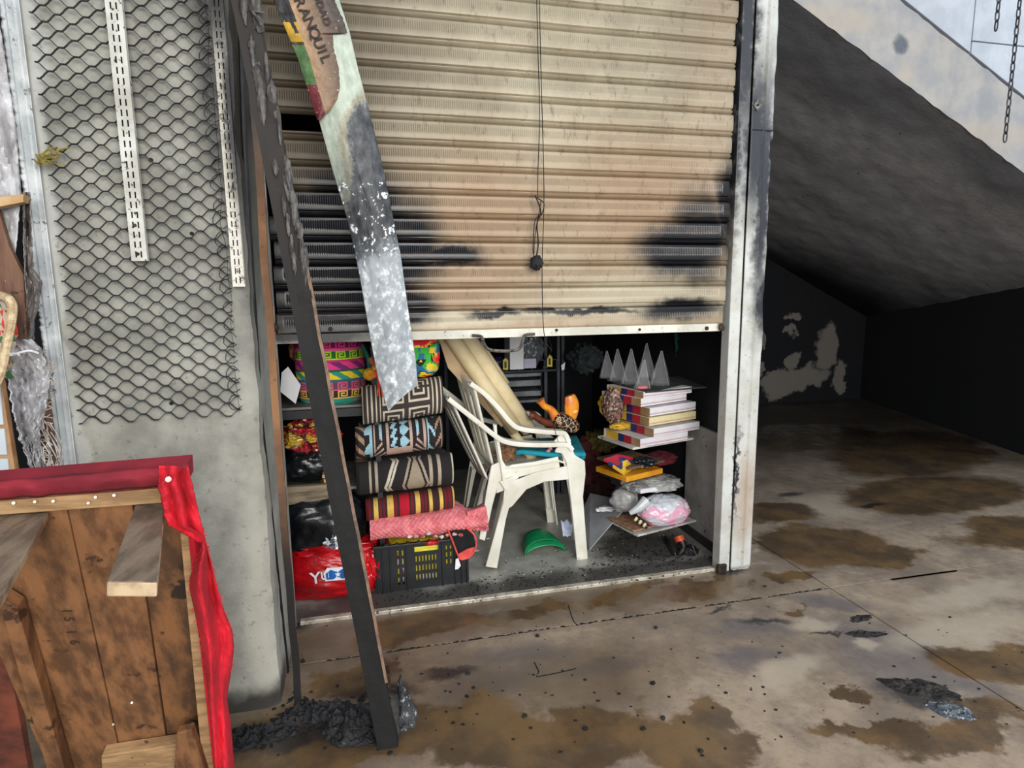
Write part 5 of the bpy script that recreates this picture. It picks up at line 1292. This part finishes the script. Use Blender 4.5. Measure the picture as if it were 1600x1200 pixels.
# leaning grey corrugated sheet
q4 = [F(918, 858, .013), P(988, 792, 3.0), P(955, 770, 3.35), F(905, 800, .013)]
q4 = [F(921, 860, .014), F(902, 818, .014), P(922, 772, 3.42), P(985, 786, 3.05)]
single('grey_plastic_sheet', slab(q4, (0, .2, 1), .006), mat('grey_corrugated_plastic', (186, 188, 192), (160, 163, 168), 5, .5, bump=.1), 'grey corrugated plastic sheet propped between the armchairs and right shelf', 'sheet', smooth=False)
single('clear_tape_scrap', blob(P(948, 795, 3.08), (.05, .02, .012), .6, 4, 2, 3, ridge=.6), M_wp, 'crumpled clear tape stuck on the grey plastic sheet', 'tape')

# ================================================================== RIGHT SHELVES AND STOCK
su2 = thing('right_shelf', 'white shelf with thin boards along the right partition of the shop', 'shelf', (1.55, 3.0, .012))
M_shw = mat('white_shelf_board', (216, 216, 212), (176, 174, 168), 10, .5, specks=((70, 62, 56), .62, 40))
FA = math.radians(20)
def frame_at(px, py, Y, ang):
    o = P(px, py, Y); ex = Vector((math.cos(ang), math.sin(ang), 0)); ey = Vector((-math.sin(ang), math.cos(ang), 0)); return o, ex, ey
def obox(o, ex, ey, w, d, h, z0=0):
    V = [o+Vector((0, 0, z0)), o+ex*w+Vector((0, 0, z0)), o+ex*w+ey*d+Vector((0, 0, z0)), o+ey*d+Vector((0, 0, z0))]
    return hexa(V+[v+Vector((0, 0, h)) for v in V])
YB = 2.80
def clampx(o, ex, w): return min(w, (1.755-o.x)/ex.x)
for i, (px, py, w) in enumerate(((989, 702, .42), (996, 838, .42))):
    o, ex, ey = frame_at(px, py, YB, FA*.75); w = clampx(o, ex, w)
    link('shelf_board', obox(o, ex, ey, w, .30, .012, -.004), M_shw, su2, smooth=False, bevel=.001)
for z in (): pass
link('shelf_bracket', bar(P(1040, 838, 2.95), F(1052, 868, .014), .016, .008, 4, .001), M_dshelf, su2, smooth=False)
# boxed flags: five cartons with tricolour spine
M_pagew = mat('white_carton', (238, 236, 240), (222, 218, 226), 6, .45, bump=.05); M_tan = mat('tan_spine', (164, 134, 96), (140, 112, 78), 9, .7)
M_y, M_b, M_r = mat('flag_yellow', (222, 180, 50), (200, 156, 40)), mat('flag_blue', (30, 44, 110), (22, 34, 90)), mat('flag_red', (180, 26, 50), (150, 18, 40))
M_cream = mat('cream_carton', (234, 222, 178), (214, 200, 150), 6, .5); M_mag = mat('magenta_line', (180, 60, 110), (160, 40, 90))
books = [(1000, 694, -.02, 'bottom carton of the stack with tricolour spines', M_pagew), (1021, 678, .0, 'second carton from the bottom with tricolour spine, pushed to the right', M_pagew), (1014, 661, -.01, 'cream coloured carton in the middle of the tricolour stack', M_cream), (1015, 646, .01, 'white carton just above the cream one in the tricolour stack', M_pagew), (1001, 631, .03, 'second carton from the top of the tricolour stack', M_pagew), (1005, 618, -.03, 'topmost carton of the tricolour stack under the dark plate', M_pagew)]
FB = math.radians(17)
for i, (px, py, da, lab, m) in enumerate(books):
    o, ex, ey = frame_at(px, py+5, YB, FB+da); w, d = clampx(o, ex, .335), .30; h = .043 if i < 5 else .034
    t = thing('carton', lab, 'box', o, None)
    link('carton_body', obox(o, ex, ey, w, d, h), m, t, smooth=False, bevel=.0015)
    k = [(0, .22, M_tan), (.22, .42, M_r), (.42, .58, M_b), (.58, .92, M_y)]
    for a, b, mm in k:
        link('spine_band', obox(o+ey*d*a-ex*.0015, ex, ey, .003, d*(b-a), h-.002, .001), mm, t, smooth=False)
    link('printed_line', obox(o-ey*.001+Vector((0, 0, .010)), ex, ey, w, .002, .0018), M_mag, t, smooth=False)
    link('printed_line', obox(o-ey*.001+Vector((0, 0, .015)), ex, ey, w, .002, .001), M_tan, t, smooth=False)
o, ex, ey = frame_at(1010, 617, YB, FB)
single('dark_plate', slab([P(1008, 612, YB), P(1104, 604, 2.90), P(1070, 588, 3.2), P(948, 592, 3.15)], (0, 0, -1), .008), mat('dusty_dark_plate', (84, 85, 86), (56, 57, 58), 14, .6, specks=((18, 18, 18), .6, 40)), 'dusty dark plate lying on top of the tricolour cartons', 'plate', smooth=False)
# clear bags standing on the plate
N = Nodes('clear_cellophane'); N.set((.9, .92, .95, 1), .12); N.b.inputs['Alpha'].default_value = .09; N.b.inputs['Specular IOR Level'].default_value = 1.0; N.bump(N.noise(40, 5), .8, .02); M_clear = N.m
def cone_bag(px, pyb, pyt, w, Y, label, seed, pink=False):
    b, tp_ = P(px, pyb, Y), P(px, pyt, Y); hgt = tp_.z-b.z
    t = thing('clear_bag', label, 'bag', b)
    def f(u, v):
        a = u*2*math.pi; r = 1.3*w*(1-.93*v)*(1+.16*noise.noise(Vector((math.cos(a)*2, math.sin(a)*2+v*2, seed))))
        return (b.x+r*math.cos(a)+.01*v*math.sin(seed), b.y+r*.6*math.sin(a), b.z+hgt*v)
    link('film', grid(f, 28, 24), M_clear, t)
    for a in (3.6, 5.4): link('heat_seam', tube([Vector(f(a/6.283, v)) for v in (0, .3, .6, 1)], .0007, 4), mat('bright_seam', (200, 206, 212), (160, 166, 172), 20, .2), t)
    if pink: link('pink_base', tube([b+Vector((0, 0, .002)), b+Vector((0, 0, .014))], w*.8, 14, .6), mat('coral_pink_base', (226, 84, 104), (196, 60, 80), 10, .6), t)
cone_bag(1004, 607, 562, .036, 2.86, 'clear cone shaped bag with a coral pink base at the front of the plate', 1, True)
cone_bag(1030, 603, 548, .050, 2.98, 'widest clear bag at the right of the row on the dark plate', 2)
cone_bag(985, 600, 545, .046, 3.02, 'clear bag behind and left of the pink based one', 3)
cone_bag(966, 594, 545, .044, 3.12, 'clear bag second from the left of the row on the dark plate', 4)
cone_bag(950, 590, 548, .040, 3.18, 'leftmost clear bag of the row on the dark plate', 5)
cone_bag(1010, 590, 536, .046, 3.12, 'tallest clear bag at the back of the dark plate', 6)
# mottled bundle + yellow bit left of cartons
def mott(q): n = noise.noise(q*60); return c3(150, 110, 96) if n > .1 else c3(74, 56, 44) if n > -.3 else c3(180, 160, 150)
single('beaded_bundle', blob(P(958, 634, 2.98), (.055, .06, .095), .15, 3, 3, 4, ridge=.2, colfn=mott), attrmat('beaded_brown', .5, .6), 'mottled brown beaded bundle at the left of the tricolour cartons', 'bundle')
single('yellow_fold', blob(P(944, 632, 3.05), (.03, .04, .05), .3, 3, 6, 3), M_y, 'yellow cloth showing behind the brown beaded bundle', 'cloth')
single('yellow_cloth', blob(P(968, 666, 2.98), (.06, .04, .02), .3, 3, 9, 3), M_y, 'yellow cloth under the brown beaded bundle', 'cloth')
# folded flag fan
ff = thing('folded_flag', 'folded red, blue and yellow flag at the left of the lower stack', 'flag', P(960, 735, 2.85))
for k, (m, off) in enumerate(((M_r, 0), (M_b, 7), (M_y, 14))):
    nm = ['red_band', 'blue_band', 'yellow_band'][k]
    link(nm, slab([P(943+off, 716+off*.7, 2.84), P(966+off, 709+off*.6, 2.86), P(990, 714+off, 2.90), P(966+off*.7, 726+off*.9, 2.84)], (0, .3, -1), .02), m, ff, smooth=False, bevel=.004)
# lower stack on lower shelf
def pkg(px, py, w, d, h, m, label, nm='packet', ang=.3, Y=2.82, cat='packet', bevel=.004):
    o, ex, ey = frame_at(px, py, Y, ang); w = clampx(o, ex, w); single(nm, obox(o, ex, ey, w, d, h), m, label, cat, smooth=False, bevel=bevel)
pkg(979, 754, .27, .24, .030, mat('amber_packet', (232, 164, 44), (206, 130, 30), 10, .4), 'amber yellow flat packet in the lower right stack', ang=FA)
pkg(984, 735, .26, .26, .012, mat('brown_board', (122, 102, 78), (90, 74, 58), 8, .7), 'dull brown board lying on the amber packet', 'brown_board', ang=FA, cat='board')
single('black_glossy_pack', blob(P(1005, 722, 2.90), (.062, .05, .022), .3, 3, 3, 4, ridge=.5), mat('black_cellophane', (40, 42, 50), (16, 17, 20), 14, .15, bump=.5, coat=.5), 'shiny black cellophane pack on top of the lower stack', 'packet')
single('maroon_cloth', blob(P(1030, 716, 3.1), (.10, .08, .035), .3, 3, 5, 4), mat('maroon_cloth', (110, 24, 40), (64, 14, 26), 12, .9), 'maroon cloth behind the shiny black pack', 'cloth')
single('clear_wrapped_pack', blob(P(1018, 755, 2.90), (.15, .08, .034), .12, 3, 7, 5, ridge=.16, rf=5, sq=.6), mat('greyish_cellophane', (176, 178, 176), (110, 112, 112), 12, .2, bump=.6, coat=.4), 'crinkled clear wrapped pack beneath the amber packet', 'packet')
pkg(1001, 772, .11, .16, .024, M_pagew, 'small white carton on top of the pink bag', 'white_carton', ang=.16, Y=2.80, cat='box')
single('translucent_sack', blob(P(975, 780, 2.95), (.075, .06, .07), .15, 2, 4, 4, ridge=.1, rf=4), mat('cloudy_plastic', (190, 190, 188), (150, 150, 150), 8, .3, bump=.4, coat=.2), 'cloudy plastic sack at the left of the pink bag', 'sack')
def pinkc(q):
    n = fbm(q*14); z = (q.z-.19)/.12
    return c3(236, 176, 200) if n+.6-z*.9 > .35 else c3(222, 226, 234) if n > -.1 else c3(200, 206, 214)
p = P(1037, 797, 2.86)
pb = thing('pink_filled_bag', 'white translucent plastic bag bulging with pink goods on the lower right shelf', 'bag', (p.x, p.y, p.z-.09))
link('bag_body', blob((p.x, p.y, p.z), (.145, .10, .086), .08, 2, 5, 5, ridge=.07, rf=4, colfn=pinkc), attrmat('milky_film', .3, .3, 60, 0, .1, .4), pb)
link('bag_neck', tube(spline([P(1005, 788, 2.80), P(992, 800, 2.80), P(982, 803, 2.80)]), [.03]*6+[.028, .026, .024, .022, .02, .018, .016][:7], 10) if False else tube([P(1010, 782, 2.80), P(998, 794, 2.79), P(984, 802, 2.80)], [.030, .022, .012], 10), mat('milky_neck', (204, 208, 212), (180, 184, 190), 9, .3), pb)
pkg(990, 832, .26, .22, .010, mat('cork_board', (176, 136, 106), (136, 100, 76), 40, .85, bump=.6), 'brown cork board edge under the pink filled bag', 'cork_board', ang=FA*.75, Y=2.81, cat='board')
rb_ = thing('striped_roll', 'small black and cream striped roll at the left of the pink filled bag', 'roll', P(1003, 822, 2.80))
a, b = P(992, 810, 2.84), P(1012, 824, 2.80)
for k in range(6):
    q0, q1 = a.lerp(b, k/6), a.lerp(b, (k+1)/6); link('ring', tube([q0, q1], .013, 10), M_black if k % 2 else M_cream, rb_)
# black and orange tool on floor
p = F(1072, 870, .014); to = thing('power_tool', 'black and orange hand tool on the shop floor below the right shelf', 'tool', p)
link('handle', tube(spline([P(1060, 868, 2.74), P(1068, 855, 2.76), P(1063, 843, 2.78)], 5), [.012]*3+[.016]*4+[.02]*4, 12), M_black, to)
link('orange_collar', tube([P(1063, 846, 2.775), P(1060, 838, 2.79)], .026, 14), mat('orange_plastic', (226, 90, 44), (190, 66, 30), 12, .5), to)
link('tool_body', blob(P(1078, 862, 2.76), (.045, .04, .035), .15, 2, 4, 4), M_black, to)
link('chrome_edge', tube(spline([P(1082, 852, 2.72), P(1086, 862, 2.71), P(1090, 872, 2.70)]), .003, 6), M_steel, to)
# green cloth hanging at top right, faint items deeper in
o = single('green_cloth', cloth_px([(500, 1052), (556, 1056)], [(500, 1100), (556, 1112)], 500, 556, 3.25, .02, 14, 14, 2), mat('dark_green_cloth', (30, 96, 62), (16, 60, 40), 10, .9), 'dark green cloth hanging at the top right inside the shop', 'cloth'); solid(o, .004)
single('brown_garment', blob(P(1085, 565, 3.3), (.10, .04, .03), .3, 3, 2, 3), mat('dull_brown_cloth', (104, 70, 56), (66, 44, 38), 9, .9), 'dull brown cloth below the green cloth', 'cloth')
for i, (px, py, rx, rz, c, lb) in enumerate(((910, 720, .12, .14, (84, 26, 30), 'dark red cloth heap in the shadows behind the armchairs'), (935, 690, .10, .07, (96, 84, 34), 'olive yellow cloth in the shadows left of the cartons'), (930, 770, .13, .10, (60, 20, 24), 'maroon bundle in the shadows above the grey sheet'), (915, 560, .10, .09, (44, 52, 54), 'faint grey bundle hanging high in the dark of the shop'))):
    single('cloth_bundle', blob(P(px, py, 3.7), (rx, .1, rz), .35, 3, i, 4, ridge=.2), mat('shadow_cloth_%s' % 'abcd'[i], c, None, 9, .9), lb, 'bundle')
# wire rack at the back
rk = thing('wire_rack', 'black wire rack with grey posts at the back of the shop', 'rack', P(815, 700, 3.9))
for px in (872, 879, 694, 750, 852): 
    a = P(px, 500, 3.85); link('rack_post', box(a.x-.010, a.x+.010, 3.84, 3.87, .012, 1.5), mat('grey_rack_metal', (64, 70, 78), (44, 48, 54), 8, .5, .4), rk, smooth=False)
za, zb = P(800, 579, 3.8).z, P(800, 563, 3.8).z
xa, xb = P(750, 579, 3.8).x, P(868, 579, 3.8).x
link('rack_shelf', box(xa, xb, 3.78, 4.1, za-.012, za), M_dshelf, rk, smooth=False)
for k in range(7): x = xa+(xb-xa)*k/6; link('wire', box(x-.003, x+.003, 3.775, 3.781, za, zb), M_dshelf, rk, smooth=False)
link('wire', box(xa, xb, 3.775, 3.781, zb-.006, zb), M_dshelf, rk, smooth=False)
dm = mat('dusty_translucent_drawer', (124, 130, 134), (84, 88, 92), 10, .3, coat=.3, bump=.2)
for k, (y0, y1, lb) in enumerate(((582, 591, 'top'), (593, 606, 'second'), (610, 622, 'third'), (624, 632, 'lowest'))):
    a, b = P(778, y1, 3.82), P(846, y0, 3.82); single('plastic_tray', box(a.x, b.x, 3.82, 4.1, a.z, b.z), dm, lb+' of the dusty translucent trays on the rack behind the cream tubes', 'tray', smooth=False, bevel=.006)
a, b = P(797, 578, 3.74), P(818, 505, 3.74); single('white_box', box(a.x, b.x, 3.74, 3.90, a.z, b.z), mat('soft_white_board', (244, 245, 246), (228, 230, 234), 4, .5), 'tall narrow white box on the wire rack behind the pull handle', 'box', smooth=False, bevel=.003)
a, b = P(819, 576, 3.76), P(838, 560, 3.76); single('lilac_box', box(a.x, b.x, 3.76, 3.92, a.z, b.z), mat('pale_lilac_card', (206, 200, 224), (186, 180, 206), 5, .5), 'small pale lilac box beside the tall white box', 'box', smooth=False, bevel=.003)
single('grey_sack', blob(P(832, 545, 3.85), (.07, .05, .10), .3, 3, 4, 4, ridge=.3), mat('grey_film', (120, 126, 130), (84, 90, 94), 8, .3, coat=.3), 'greyish plastic sack to the right of the tall white box', 'sack')
single('purple_packet', blob(P(775, 568, 3.85), (.06, .05, .045), .3, 3, 4, 3), mat('dark_purple_film', (50, 40, 90), (30, 26, 60), 9, .35), 'dark purple packet at the left end of the wire rack', 'packet')
for i, (px, py) in enumerate(((790, 569), (859, 564))):
    t = thing('yellow_tag', ['yellow printed tag on the rack left of the white box', 'yellow printed tag on the rack near the grey posts'][i], 'tag', P(px, py+9, 3.74))
    link('tag_card', slab([P(px-4, py+9, 3.74), P(px+4, py+9, 3.74), P(px+4, py-6, 3.74), P(px, py-10, 3.74), P(px-4, py-6, 3.74)], (0, 1, 0), .004), mat('yellow_tag_card', (214, 196, 70), (190, 170, 56), 9, .6), t, smooth=False)
    link('tag_print', box(P(px-1.5, py, 3.735).x, P(px+1.5, py, 3.735).x, 3.735, 3.739, P(px, py+6, 3.735).z, P(px, py-4, 3.735).z), M_black, t, smooth=False)
single('white_tag', slab([P(877, 571, 3.7), P(883, 566, 3.7), P(882, 577, 3.7), P(878, 579, 3.7)], (0, 1, 0), .004), M_wp, 'tiny white label hooked on the grey rack post', 'label', smooth=False)
